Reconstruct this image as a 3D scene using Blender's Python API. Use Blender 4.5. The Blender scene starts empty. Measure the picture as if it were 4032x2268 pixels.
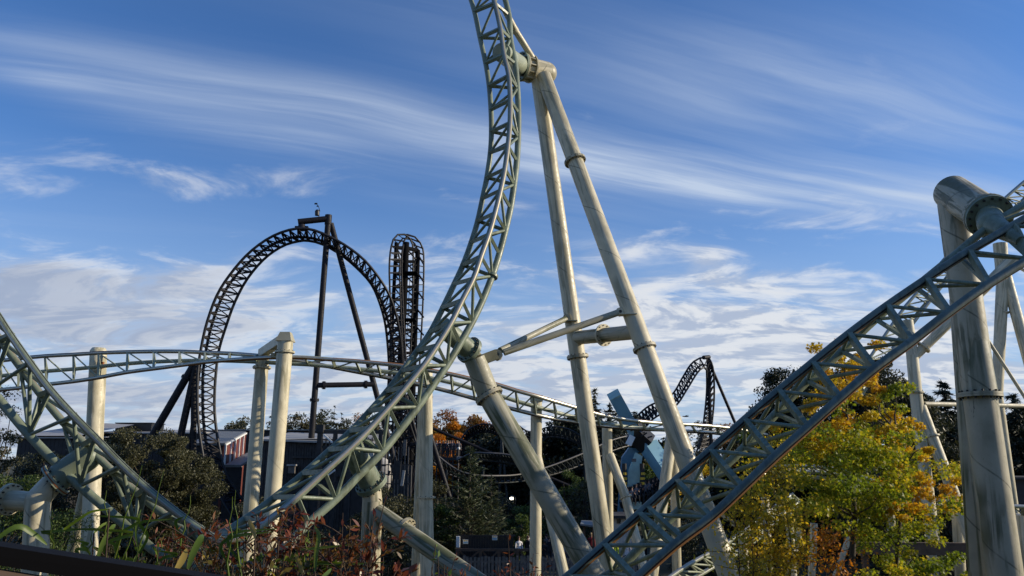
import bpy, math, random
import numpy as np
from mathutils import Vector, Matrix
R = math.radians
random.seed(7)
rng = np.random.default_rng(7)
S = bpy.context.scene
COL = S.collection
# ---------------------------------------------------------------- camera
EYE = 7.0
F, CX, CY = 2912.0, 2016.0, 1134.0
TH = R(13.0)
cd = bpy.data.cameras.new('camera'); cam = bpy.data.objects.new('camera', cd); COL.objects.link(cam)
cd.sensor_width = 36.0; cd.lens = 36.0*F/4032.0
cd.clip_start = 0.05; cd.clip_end = 6000
cam.location = (0, 0, EYE); cam.rotation_euler = (R(90)+TH, 0, 0)
S.camera = cam
# ---------------------------------------------------------------- sun, sky
SUN_AZ, SUN_EL = R(90), R(21)      # azimuth clockwise from +Y
sd = bpy.data.lights.new('sun', 'SUN'); sun = bpy.data.objects.new('sun', sd); COL.objects.link(sun)
sd.energy = 4.7; sd.angle = R(0.5); sd.color = (1.0, 0.87, 0.66)
sdir = Vector((math.sin(SUN_AZ)*math.cos(SUN_EL), math.cos(SUN_AZ)*math.cos(SUN_EL), math.sin(SUN_EL)))
sun.rotation_euler = (-sdir).to_track_quat('-Z', 'Y').to_euler()
sun.location = sdir*60
S.view_settings.view_transform = 'Standard'; S.view_settings.look = 'None'
S.view_settings.exposure = 0.0; S.view_settings.gamma = 1.0
S.view_settings.use_curve_mapping = False

def px(x, y, D):
    v = (CY-y)/F; u = (x-CX)/F
    Y = math.cos(TH)-v*math.sin(TH); Z = math.sin(TH)+v*math.cos(TH)
    k = D/Y
    return Vector((u*k, D, EYE+Z*k))
def mpp(y, D):                      # metres per full pixel at depth D
    v = (CY-y)/F
    return D/(math.cos(TH)-v*math.sin(TH))/F

def N(nt, t, **kw):
    n = nt.nodes.new(t)
    for k, v in kw.items():
        if k in n.inputs.keys() if False else False: pass
        setattr(n, k, v)
    return n
def L(nt, a, b): nt.links.new(a, b)
def math_n(nt, op, a, b=None, c=None):
    n = nt.nodes.new('ShaderNodeMath'); n.operation = op
    for i, v in enumerate((a, b, c)):
        if v is None: continue
        if isinstance(v, (int, float)): n.inputs[i].default_value = v
        else: nt.links.new(v, n.inputs[i])
    return n.outputs[0]
def noise(nt, vec, scale, detail=4, rough=0.55, dist=0.0):
    n = nt.nodes.new('ShaderNodeTexNoise'); n.inputs['Scale'].default_value = scale
    n.inputs['Detail'].default_value = detail; n.inputs['Roughness'].default_value = rough
    n.inputs['Distortion'].default_value = dist
    if vec is not None: nt.links.new(vec, n.inputs['Vector'])
    return n.outputs['Fac']
def ramp(nt, fac, stops):
    n = nt.nodes.new('ShaderNodeValToRGB'); e = n.color_ramp.elements
    while len(e) > 1: e.remove(e[-1])
    for i, (p, c) in enumerate(stops):
        if not hasattr(c, '__len__'): c = (c, c, c)
        if i == 0: e[0].position = p; e[0].color = (*c, 1)
        else:
            q = e.new(p); q.color = (*c, 1)
    nt.links.new(fac, n.inputs[0]); return n.outputs[0]
def mix(nt, fac, a, b):
    n = nt.nodes.new('ShaderNodeMix'); n.data_type = 'RGBA'
    for s, v in ((n.inputs[0], fac), (n.inputs[6], a), (n.inputs[7], b)):
        if isinstance(v, (int, float)): s.default_value = v
        elif isinstance(v, tuple): s.default_value = (*v, 1) if len(v) == 3 else v
        else: nt.links.new(v, s)
    return n.outputs[2]
def mapr(nt, v, a, b, c=0.0, d=1.0, smooth=True):
    n = nt.nodes.new('ShaderNodeMapRange'); n.interpolation_type = 'SMOOTHSTEP' if smooth else 'LINEAR'
    nt.links.new(v, n.inputs[0])
    for i, q in enumerate((a, b, c, d)): n.inputs[i+1].default_value = q
    return n.outputs[0]

# ---- world: Nishita sky with high cirrus and low cumulus laid out on cloud planes overhead
W = bpy.data.worlds.new('World'); S.world = W; W.use_nodes = True
nt = W.node_tree; nt.nodes.clear()
out = nt.nodes.new('ShaderNodeOutputWorld'); bg = nt.nodes.new('ShaderNodeBackground')
sky = nt.nodes.new('ShaderNodeTexSky'); sky.sky_type = 'NISHITA'; sky.sun_disc = False
sky.sun_elevation = SUN_EL; sky.sun_rotation = SUN_AZ
sky.altitude = 50; sky.air_density = 1.0; sky.dust_density = 0.25; sky.ozone_density = 2.2
tc = nt.nodes.new('ShaderNodeTexCoord'); sep = nt.nodes.new('ShaderNodeSeparateXYZ')
L(nt, tc.outputs['Generated'], sep.inputs[0])
zz = math_n(nt, 'MAXIMUM', sep.outputs[2], 0.0)
den = math_n(nt, 'ADD', zz, 0.06)
PU = math_n(nt, 'DIVIDE', sep.outputs[0], den); PV = math_n(nt, 'DIVIDE', sep.outputs[1], den)
def plane(x, y):                    # pixel -> cloud plane coordinates (used only to choose where cloud banks lie)
    d = px(x, y, 1.0)-Vector((0, 0, EYE)); d.normalize()
    q = max(d.z, 0)+0.06
    return d.x/q, d.y/q
def comb(nt, a, b, c=None):
    n = nt.nodes.new('ShaderNodeCombineXYZ')
    for i, v in enumerate((a, b, c)):
        if v is None: continue
        if isinstance(v, (int, float)): n.inputs[i].default_value = v
        else: L(nt, v, n.inputs[i])
    return n.outputs[0]
def gauss_band(v, c, w):
    d = math_n(nt, 'DIVIDE', math_n(nt, 'SUBTRACT', v, c), w)
    return math_n(nt, 'EXPONENT', math_n(nt, 'MULTIPLY', math_n(nt, 'MULTIPLY', d, d), -1.0))
qa, qb = plane(0, 190), plane(2900, 700)
ang = math.atan2(qb[1]-qa[1], qb[0]-qa[0]); ca, sa = math.cos(ang), math.sin(ang)
def sv(x, y):
    q = plane(x, y); return -q[0]*sa+q[1]*ca
def su(x, y):
    q = plane(x, y); return q[0]*ca+q[1]*sa
SU = math_n(nt, 'ADD', math_n(nt, 'MULTIPLY', PU, ca), math_n(nt, 'MULTIPLY', PV, sa))
SV = math_n(nt, 'ADD', math_n(nt, 'MULTIPLY', PU, -sa), math_n(nt, 'MULTIPLY', PV, ca))
wob = noise(nt, comb(nt, SU, SV), .8, 2, .5)
SVw = math_n(nt, 'ADD', SV, math_n(nt, 'MULTIPLY', math_n(nt, 'SUBTRACT', wob, .5), .22))
fib = noise(nt, comb(nt, math_n(nt, 'MULTIPLY', SU, .55), math_n(nt, 'MULTIPLY', SVw, 5.5)), 1.0, 6, .55, .25)
fib2 = noise(nt, comb(nt, math_n(nt, 'MULTIPLY', SU, 1.3), math_n(nt, 'MULTIPLY', SVw, 17.0), 4.7), 1.0, 5, .6, .5)
patch = noise(nt, comb(nt, math_n(nt, 'MULTIPLY', SU, .45), math_n(nt, 'MULTIPLY', SVw, 1.4), 9.1), 1.0, 3, .5)
def seg(x0, y0, x1, y1, w, amp, fade=.5):
    c0, c1 = sv(x0, y0), sv(x1, y1); a0, a1 = su(x0, y0), su(x1, y1)
    k = (c1-c0)/(a1-a0) if abs(a1-a0) > 1e-6 else 0
    c = math_n(nt, 'ADD', math_n(nt, 'MULTIPLY', math_n(nt, 'SUBTRACT', SU, a0), k), c0)
    g = gauss_band(math_n(nt, 'SUBTRACT', SVw, c), 0.0, w)
    lo, hi = min(a0, a1), max(a0, a1)
    e = math_n(nt, 'MULTIPLY', mapr(nt, SU, lo-fade, lo+fade), mapr(nt, SU, hi-fade, hi+fade, 1, 0))
    return math_n(nt, 'MULTIPLY', math_n(nt, 'MULTIPLY', g, e), amp)
banks = [seg(-200, 180, 1950, 560, .13, .55, .3), seg(500, 460, 1500, 640, .09, .35, .3), seg(2600, 260, 4100, 560, .18, .40, .3),
         seg(1950, 590, 4200, 860, .17, .75, .3), seg(2000, 640, 3000, 760, .08, .5, .2), seg(0, 285, 330, 335, .03, .3, .1)]
tot = banks[0]
for q in banks[1:]: tot = math_n(nt, 'ADD', tot, q)
tot = math_n(nt, 'ADD', tot, math_n(nt, 'MULTIPLY', mapr(nt, patch, .38, .75), .15))
cir = math_n(nt, 'MULTIPLY', tot, math_n(nt, 'ADD', mapr(nt, fib, .28, .72, .20, .95), math_n(nt, 'MULTIPLY', mapr(nt, fib2, .38, .72), .26)))
cir = math_n(nt, 'MINIMUM', cir, .9)
# lower broken cloud, thickening towards the horizon
den2 = math_n(nt, 'ADD', zz, 0.22)
QU = math_n(nt, 'DIVIDE', sep.outputs[0], den2); QV = math_n(nt, 'DIVIDE', sep.outputs[1], den2)
ys = math_n(nt, 'MAXIMUM', sep.outputs[1], 0.05)
TA = math_n(nt, 'DIVIDE', sep.outputs[0], ys); TE = math_n(nt, 'DIVIDE', sep.outputs[2], ys)
def tan_xy(x, y):
    d = px(x, y, 1.0)-Vector((0, 0, EYE)); return d.x, d.z
def blob(x, y, w, h, amp):
    a, e = tan_xy(x, y)
    g = math_n(nt, 'MULTIPLY', gauss_band(TA, a, w/F), gauss_band(TE, e, h/F))
    return math_n(nt, 'MULTIPLY', g, amp)
bl = None
for q in [(640, 690, 330, 110, .18), (1180, 700, 300, 90, .18), (250, 1230, 420, 170, .22), (60, 1130, 300, 80, .12), (900, 1180, 450, 130, .12), (1300, 1400, 500, 90, .10),
          (2450, 980, 200, 45, .15), (2790, 1010, 110, 50, .22), (2800, 1090, 80, 28, .10), (2900, 1290, 700, 170, .26), (3500, 1420, 500, 110, .20), (2250, 1480, 400, 60, .12), (200, 1560, 600, 90, .12), (1750, 1480, 260, 60, .10),
          (1500, 880, 700, 60, -.10), (3500, 1000, 350, 70, -.22), (300, 880, 350, 90, -.14), (2300, 1580, 500, 40, .05)]:
    b_ = blob(*q); bl = b_ if bl is None else math_n(nt, 'ADD', bl, b_)
frontm = mapr(nt, sep.outputs[1], .05, .35)
bl = math_n(nt, 'MULTIPLY', bl, frontm)
QV2 = math_n(nt, 'MULTIPLY', QV, 1.7)
pv3 = comb(nt, QU, QV2, 2.3)
cb = noise(nt, pv3, 2.9, 9, .60, .5)
pv4 = comb(nt, math_n(nt, 'ADD', QU, .07), math_n(nt, 'ADD', QV2, .04), 2.3)
shade = noise(nt, pv4, 2.9, 5, .60, .5)
thr = mapr(nt, sep.outputs[2], .04, .42, .36, .70, False)
cov = math_n(nt, 'SUBTRACT', math_n(nt, 'ADD', cb, bl), thr)
low = math_n(nt, 'MULTIPLY', mapr(nt, cov, -.09, .23), .92)
low = math_n(nt, 'MULTIPLY', low, mapr(nt, sep.outputs[2], .58, .22, 0.0, 1.0))
# lit tops cream-white, thick undersides lilac grey
dens = mapr(nt, math_n(nt, 'SUBTRACT', cb, shade), -.06, .07)
core = mapr(nt, cov, .06, .24)
sidew = mapr(nt, TA, -.75, .2, .75, .10, False)
lit = mix(nt, dens, (5.2, 6.0, 7.6), (9.4, 9.6, 9.9))
lowcol = mix(nt, math_n(nt, 'MULTIPLY', core, sidew), lit, (3.5, 4.2, 5.8))
# the clear sky itself: colour balance of the photograph's deep autumn blue
skyc = nt.nodes.new('ShaderNodeMix'); skyc.data_type = 'RGBA'; skyc.blend_type = 'MULTIPLY'; skyc.inputs[0].default_value = 1.0
L(nt, sky.outputs[0], skyc.inputs[6]); skyc.inputs[7].default_value = (.72, 1.16, 1.74, 1)
hazec = mapr(nt, sep.outputs[2], .0, .40, .78, 0.0)
base_sky = mix(nt, hazec, skyc.outputs[2], (5.0, 6.4, 8.4))
c1 = mix(nt, low, base_sky, lowcol)
c2 = mix(nt, math_n(nt, 'MULTIPLY', cir, .95), c1, (6.6, 7.7, 9.4))
# below the horizon: dim earth-coloured bounce
c3 = mix(nt, mapr(nt, sep.outputs[2], -.02, 0.0, 1.0, 0.0), c2, (.6, .6, .5))
L(nt, c3, bg.inputs[0]); bg.inputs[1].default_value = 0.088

L(nt, bg.outputs[0], out.inputs[0])

# ---------------------------------------------------------------- object helpers
MATS = {}
def link(name, me, parent=None):
    o = bpy.data.objects.new(name, me); COL.objects.link(o)
    if parent is not None: o.parent = parent
    return o
def empty(name, loc, label=None, cat=None, group=None, kind=None):
    o = link(name, None); o.location = loc; o.empty_display_size = 0.3
    tag(o, label, cat, group, kind); return o
def tag(o, label=None, cat=None, group=None, kind=None):
    if label: o['label'] = label
    if cat: o['category'] = cat
    if group: o['group'] = group
    if kind: o['kind'] = kind
    return o
def child(name, me, parent):
    """link a world-space mesh under a parent that has only a location"""
    o = link(name, me, parent)
    q = parent; off = Vector((0, 0, 0))
    while q is not None: off += q.location; q = q.parent
    o.location = -off
    return o
class MB:
    """collects geometry, builds ONE mesh"""
    def __init__(s): s.v = []; s.f = []; s.m = []; s.uv = []; s.mats = []; s.smooth = []
    def mi(s, mat):
        if mat not in s.mats: s.mats.append(mat)
        return s.mats.index(mat)
    def add(s, vs, fs, mat, uvs=None, smooth=True):
        b = len(s.v); s.v += [tuple(v) for v in vs]; k = s.mi(mat)
        for i, f in enumerate(fs):
            s.f.append([b+j for j in f]); s.m.append(k if not isinstance(smooth, list) else k); s.smooth.append(smooth)
            s.uv.append(uvs[i] if uvs else [(0, 0)]*len(f))
    def tube(s, p0, p1, r0, r1=None, mat=None, n=12, caps=True, v0=0.0):
        p0, p1 = Vector(p0), Vector(p1); r1 = r0 if r1 is None else r1
        d = p1-p0; ln = d.length; d.normalize()
        a = d.orthogonal().normalized() if abs(d.z) > .999 else d.cross(Vector((0, 0, 1))).normalized()
        b = d.cross(a); vs = []; fs = []; uv = []
        for i in range(n):
            t = 2*math.pi*i/n; w = a*math.cos(t)+b*math.sin(t); vs += [p0+w*r0, p1+w*r1]
        for i in range(n):
            j = (i+1) % n; fs.append([2*i, 2*i+1, 2*j+1, 2*j])
            uv.append([(i/n, v0), (i/n, v0+ln), ((i+1)/n, v0+ln), ((i+1)/n, v0)])
        s.add(vs, fs, mat, uv, True)
        if caps:
            s.add(vs, [[2*i for i in range(n)], [2*i+1 for i in reversed(range(n))]], mat, None, False)
    def box(s, c, sx, sy, sz, mat, rot=None):
        c = Vector(c); vs = []
        for x in (-.5, .5):
            for y in (-.5, .5):
                for z in (-.5, .5):
                    q = Vector((x*sx, y*sy, z*sz)); vs.append(c+(rot@q if rot else q))
        s.add(vs, [[0,1,3,2],[4,6,7,5],[0,4,5,1],[2,3,7,6],[0,2,6,4],[1,5,7,3]], mat, None, False)
    def beam(s, p0, p1, w, h, mat, up=Vector((0,0,1))):
        p0, p1 = Vector(p0), Vector(p1); d = (p1-p0); ln = d.length; d.normalize()
        x = d.cross(up); x = x.normalized() if x.length > 1e-4 else d.orthogonal().normalized(); z = x.cross(d)
        s.box((p0+p1)/2, w, ln, h, mat, Matrix((x, d, z)).transposed())
    def sphere(s, c, r, mat, n=12, m=8, sc=(1,1,1)):
        vs = []; fs = []
        for j in range(m+1):
            ph = math.pi*j/m
            for i in range(n):
                t = 2*math.pi*i/n
                vs.append(Vector(c)+Vector((r*sc[0]*math.sin(ph)*math.cos(t), r*sc[1]*math.sin(ph)*math.sin(t), r*sc[2]*math.cos(ph))))
        for j in range(m):
            for i in range(n):
                k = (i+1) % n; fs.append([j*n+i, (j+1)*n+i, (j+1)*n+k, j*n+k])
        s.add(vs, fs, mat)
    def mesh(s, name):
        me = bpy.data.meshes.new(name); me.from_pydata(s.v, [], s.f)
        for m in s.mats: me.materials.append(MATS[m])
        me.polygons.foreach_set('material_index', s.m)
        me.polygons.foreach_set('use_smooth', s.smooth)
        ul = me.uv_layers.new(name='UVMap')
        ul.data.foreach_set('uv', [c for f in s.uv for p in f for c in p])
        me.update(); return me
    def build(s, name, parent=None):
        me = s.mesh(name)
        return child(name, me, parent) if parent is not None else link(name, me)

_unit = {}
def unit_mesh(kind, mat, n=10):
    k = (kind, mat, n)
    if k not in _unit:
        b = MB()
        if kind == 'tube': b.tube((0,0,0), (0,0,1), 1, None, mat, n)
        else: b.box((0,0,.5), 2, 2, 1, mat)
        _unit[k] = b.mesh(kind)
    return _unit[k]
def bar(name, parent, p0, p1, r, mat, kind='tube', n=10, r2=None, up=None):
    """a straight member: shared unit mesh, scaled and turned into place"""
    p0, p1 = Vector(p0), Vector(p1); d = p1-p0; ln = d.length
    if ln < 1e-5: return None
    z = d/ln
    x = (up - z*up.dot(z)).normalized() if up is not None else (Vector((0,0,1)).cross(z).normalized() if abs(z.z) < .99 else Vector((1,0,0)))
    y = z.cross(x)
    o = link(name, unit_mesh(kind, mat, n), parent)
    off = Vector((0,0,0)); q = parent
    while q is not None: off += q.location; q = q.parent
    M = Matrix((x, y, z)).transposed().to_4x4()
    o.matrix_basis = Matrix.Translation(p0-off) @ M @ Matrix.Diagonal((r, r2 or r, ln, 1))
    return o
def flange(b, p, axis, r, th, mat, bolts=12, bolt_mat='bolt', n=24):
    """bolted ring flange: two plates with nuts either side"""
    p = Vector(p); a = Vector(axis).normalized()
    b.tube(p-a*th, p-a*th*.04, r, r, mat, n); b.tube(p+a*th*.04, p+a*th, r, r, mat, n)
    x = a.orthogonal().normalized(); y = a.cross(x)
    B_ = []
    for i in range(bolts):
        t = 2*math.pi*i/bolts; c = p+(x*math.cos(t)+y*math.sin(t))*r*.87
        B_.append((c-a*th*1.9, c+a*th*1.9, r*.055))
    return B_
def put_bolts(parent, B_, mat='bolt'):
    for p, q, r in B_: bar('bolt', parent, p, q, r, mat, 'tube', 6)

def cr(P, t):
    """Catmull-Rom through list P of equal-length tuples"""
    n = len(P); i = min(max(int(math.floor(t)), 0), n-2); u = t-i
    p1, p2 = np.array(P[i], float), np.array(P[i+1], float)
    p0 = np.array(P[i-1], float) if i > 0 else 2*p1-p2
    p3 = np.array(P[i+2], float) if i+2 < n else 2*p2-p1
    return .5*((2*p1)+(-p0+p2)*u+(2*p0-5*p1+4*p2-p3)*u*u+(-p0+3*p1-3*p2+p3)*u**3)
def solve(xy, P, g, far=True):
    """depth along the ray xy where the distance to P is g"""
    best = None
    lo, hi = P.y, P.y+(g*1.6 if far else -g*1.6)
    a = px(xy[0], xy[1], P.y); o = Vector((0, 0, EYE)); d = (a-o).normalized()
    tc_ = (P-o).dot(d); perp2 = ((P-o)-d*tc_).length_squared
    h = math.sqrt(max(g*g-perp2, 0.0))
    return o+d*(tc_+h if far else tc_-h)

def sweep_rail(b, pts, outs, r, paint, strip=None, rust=None, n=20, arc=None, lat=None):
    """tube along pts; outs[i] = direction the wheels press on; faces near it wear bare"""
    rings = []; m = len(pts); vv = 0; dist = [0]
    for i in range(1, m): dist.append(dist[-1]+(pts[i]-pts[i-1]).length)
    for i in range(m):
        t = (pts[min(i+1, m-1)]-pts[max(i-1, 0)]).normalized()
        x = outs[i]-t*outs[i].dot(t); x.normalize(); y = t.cross(x)
        rings.append((pts[i], x, y))
    vs = []; 
    for (p, x, y) in rings:
        for k in range(n):
            a = 2*math.pi*k/n
            vs.append(p+(x*math.cos(a)+y*math.sin(a))*r)
    groups = {}; guv = {}
    for i in range(m-1):
        sg = -1 if (lat is not None and rings[i][2].dot(lat[i]) < 0) else 1
        for k in range(n):
            a = (k+.5)/n*360*sg
            a = a-360 if a > 180 else a
            kind = paint
            for (c, hw, w) in (arc or []):
                if abs((a-c+180) % 360-180) < hw: kind = w
            kk = (k+1) % n
            groups.setdefault(kind, []).append([i*n+k, (i+1)*n+k, (i+1)*n+kk, i*n+kk])
            guv.setdefault(kind, []).append([(k/n, dist[i]), (k/n, dist[i+1]), ((k+1)/n, dist[i+1]), ((k+1)/n, dist[i])])
    base = len(b.v); b.v += [tuple(v) for v in vs]
    for kind in groups:
        mi = b.mi(kind)
        for f, u in zip(groups[kind], guv[kind]):
            b.f.append([base+j for j in f][::-1]); b.m.append(mi); b.smooth.append(True); b.uv.append(u[::-1])
    for ring in (0, m-1):
        f = [base+ring*n+k for k in range(n)]
        b.f.append(f if ring == 0 else f[::-1]); b.m.append(b.mi(paint)); b.smooth.append(False); b.uv.append([(0,0)]*n)
def sweep(b, pts, r, mat, n=12, closed=False):
    outs = []
    for i in range(len(pts)):
        t = (pts[min(i+1, len(pts)-1)]-pts[max(i-1, 0)]).normalized()
        outs.append(Vector((0,0,1)) if abs(t.z) < .95 else Vector((0,1,0)))
    # parallel transport
    o = outs[0]
    for i in range(len(pts)):
        t = (pts[min(i+1, len(pts)-1)]-pts[max(i-1, 0)]).normalized()
        o = (o-t*o.dot(t)).normalized(); outs[i] = o.copy()
    sweep_rail(b, pts, outs, r, mat, None, None, n)

# ---------------------------------------------------------------- materials
def new_mat(name):
    m = bpy.data.materials.new(name); m.use_nodes = True; nt = m.node_tree
    bs = nt.nodes['Principled BSDF']; MATS[name] = m
    return m, nt, bs
def simple(name, col, rough=0.6, var=0.25, scale=3.0, metal=0.0, spec=0.5, bump=0.0):
    m, nt, bs = new_mat(name)
    g = nt.nodes.new('ShaderNodeNewGeometry')
    f = noise(nt, g.outputs['Position'], scale, 5, .6)
    c = ramp(nt, f, [(.25, tuple(x*(1-var) for x in col)), (.75, tuple(min(1, x*(1+var)) for x in col))])
    L(nt, c, bs.inputs['Base Color']); bs.inputs['Roughness'].default_value = rough
    bs.inputs['Metallic'].default_value = metal; bs.inputs['Specular IOR Level'].default_value = spec
    if bump:
        bm_ = nt.nodes.new('ShaderNodeBump'); bm_.inputs['Strength'].default_value = bump
        f2 = noise(nt, g.outputs['Position'], scale*6, 4, .6)
        L(nt, f2, bm_.inputs['Height']); L(nt, bm_.outputs[0], bs.inputs['Normal'])
    return m
def painted(name, col, dirt, dirt_amt=0.5, rough=0.45, seam=False, streak=1.0, seam_amt=.75):
    """weathered paint: vertical water streaks, algae, faint spiral weld seam"""
    m, nt, bs = new_mat(name)
    g = nt.nodes.new('ShaderNodeNewGeometry'); P = g.outputs['Position']
    mp = nt.nodes.new('ShaderNodeMapping'); L(nt, P, mp.inputs[0]); mp.inputs['Scale'].default_value = (1, 1, 0.16)
    big = noise(nt, P, 0.55, 3, .5)
    if seam:
        uv = nt.nodes.new('ShaderNodeUVMap'); uv.uv_map = 'UVMap'
        sp = nt.nodes.new('ShaderNodeSeparateXYZ'); L(nt, uv.outputs[0], sp.inputs[0])
        oi = nt.nodes.new('ShaderNodeObjectInfo')
        ua = math_n(nt, 'MULTIPLY', sp.outputs[0], 2*math.pi)
        vv = comb(nt, math_n(nt, 'COSINE', ua), math_n(nt, 'SINE', ua), math_n(nt, 'ADD', math_n(nt, 'MULTIPLY', sp.outputs[1], .30), math_n(nt, 'MULTIPLY', oi.outputs['Random'], 40)))
        st = noise(nt, vv, 1.7*streak, 5, .58, .7)
        mpo = vv
    else:
        st = noise(nt, mp.outputs[0], 5.5*streak, 6, .65, .3); mpo = mp.outputs[0]
    fine = noise(nt, P, 9, 6, .7)
    a = math_n(nt, 'MULTIPLY', mapr(nt, st, .45, .56), mapr(nt, big, .34, .56))
    a = math_n(nt, 'MULTIPLY', a, dirt_amt)
    fs = mapr(nt, fine, .60, .74)
    a = math_n(nt, 'ADD', a, math_n(nt, 'MULTIPLY', fs, dirt_amt*.35))
    a = math_n(nt, 'MINIMUM', a, 1.0)
    base = mix(nt, mapr(nt, noise(nt, P, 1.7, 4, .6), .3, .7), tuple(x*.86 for x in col), tuple(min(1, x*1.06) for x in col))
    c = mix(nt, a, base, dirt)
    # rare dark scabs
    sc = mapr(nt, noise(nt, mpo, 2.6, 6, .75, .8), .66, .70)
    c = mix(nt, math_n(nt, 'MULTIPLY', sc, dirt_amt), c, tuple(x*.45 for x in dirt))
    if seam:
        ph = math_n(nt, 'ADD', sp.outputs[0], math_n(nt, 'MULTIPLY', sp.outputs[1], 0.58))
        fr = math_n(nt, 'ABSOLUTE', math_n(nt, 'SUBTRACT', math_n(nt, 'FRACT', ph), .5))
        ln = mapr(nt, fr, 0.0, 0.022, 1.0, 0.0)
        ln = math_n(nt, 'MULTIPLY', ln, mapr(nt, noise(nt, P, 2.5, 3, .6), .35, .55))
        c = mix(nt, math_n(nt, 'MULTIPLY', ln, seam_amt), c, tuple(x*.5 for x in dirt))
    L(nt, c, bs.inputs['Base Color'])
    L(nt, mapr(nt, fine, .3, .8, rough-.08, rough+.22), bs.inputs['Roughness'])
    if col[0] < .05: bs.inputs['Specular IOR Level'].default_value = .25
    bm_ = nt.nodes.new('ShaderNodeBump'); bm_.inputs['Strength'].default_value = .12; bm_.inputs['Distance'].default_value = .02
    L(nt, fine, bm_.inputs['Height']); L(nt, bm_.outputs[0], bs.inputs['Normal'])
    return m
painted('cream', (.63, .56, .385), (.15, .14, .075), .55, .42, seam=True)
painted('cream_far', (.66, .59, .41), (.22, .20, .11), .6, .5, seam=True, seam_amt=.35)
painted('cream_grimy', (.48, .43, .30), (.12, .12, .06), .95, .5, seam=True)
painted('cream_mossy', (.40, .375, .27), (.10, .11, .05), 1.0, .5, seam=True, streak=.7)
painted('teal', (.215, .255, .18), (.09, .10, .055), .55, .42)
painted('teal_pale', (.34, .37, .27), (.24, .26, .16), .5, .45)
painted('teal_dark', (.155, .19, .155), (.06, .08, .06), .5, .4)
painted('black_paint', (.013, .012, .015), (.03, .027, .025), .3, .55)
painted('dark_teal_paint', (.04, .05, .052), (.03, .03, .03), .3, .5)
simple('rail_dull', (.11, .10, .09), .5, .3, 4)
simple('bolt', (.035, .03, .025), .6, .4, 8)
simple('rust', (.26, .085, .022), .85, .55, 6, bump=.2)
# worn running strip on the rails
def strip(name, a, b, c, rough=.38, metal=.5):
    m, nt, bs = new_mat(name)
    uv = nt.nodes.new('ShaderNodeUVMap'); uv.uv_map = 'UVMap'
    mp = nt.nodes.new('ShaderNodeMapping'); mp.inputs['Scale'].default_value = (9, .35, 1); L(nt, uv.outputs[0], mp.inputs[0])
    f = noise(nt, mp.outputs[0], 3, 6, .7)
    L(nt, ramp(nt, f, [(.3, a), (.5, b), (.72, c)]), bs.inputs['Base Color'])
    bs.inputs['Roughness'].default_value = rough; bs.inputs['Metallic'].default_value = metal
strip('worn_dark', (.018, .013, .016), (.035, .025, .03), (.09, .055, .045), .33, .6)
strip('worn_light', (.30, .28, .23), (.52, .50, .42), (.22, .17, .12), .3, .55)
strip('worn_rust', (.36, .15, .03), (.20, .08, .025), (.42, .26, .09), .7, .0)
strip('worn_brown', (.20, .14, .08), (.34, .29, .21), (.14, .08, .05), .45, .3)
simple('steel_black', (.012, .012, .014), .5, .3, 4)
simple('asphalt', (.05, .05, .048), .95, .25, 1.5, bump=.2)

# ---------------------------------------------------------------- ground
def ground():
    b = MB(); n = 60; xs = np.linspace(-1, 1, n)
    vs = []; fs = []
    for j, v in enumerate(xs):
        for i, u in enumerate(xs):
            X = math.copysign(abs(u)**2.2*1800, u); Y = math.copysign(abs(v)**2.2*1800, v)+40
            z = 0.12*math.sin(X*.11)*math.cos(Y*.09)
            if Y > 150: z += min((Y-150)*.03, 6)
            vs.append((X, Y, z))
    for j in range(n-1):
        for i in range(n-1): fs.append([j*n+i, j*n+i+1, (j+1)*n+i+1, (j+1)*n+i])
    b.add(vs, fs, 'ground'); o = b.build('ground'); tag(o, 'dark bare ground and trodden earth under the rides', kind='structure')
m, nt, bs = new_mat('ground')
g = nt.nodes.new('ShaderNodeNewGeometry')
f = noise(nt, g.outputs['Position'], .35, 8, .65)
L(nt, ramp(nt, f, [(.3, (.022, .020, .014)), (.5, (.035, .042, .018)), (.7, (.06, .05, .035))]), bs.inputs['Base Color'])
bs.inputs['Roughness'].default_value = .95
ground()

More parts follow.
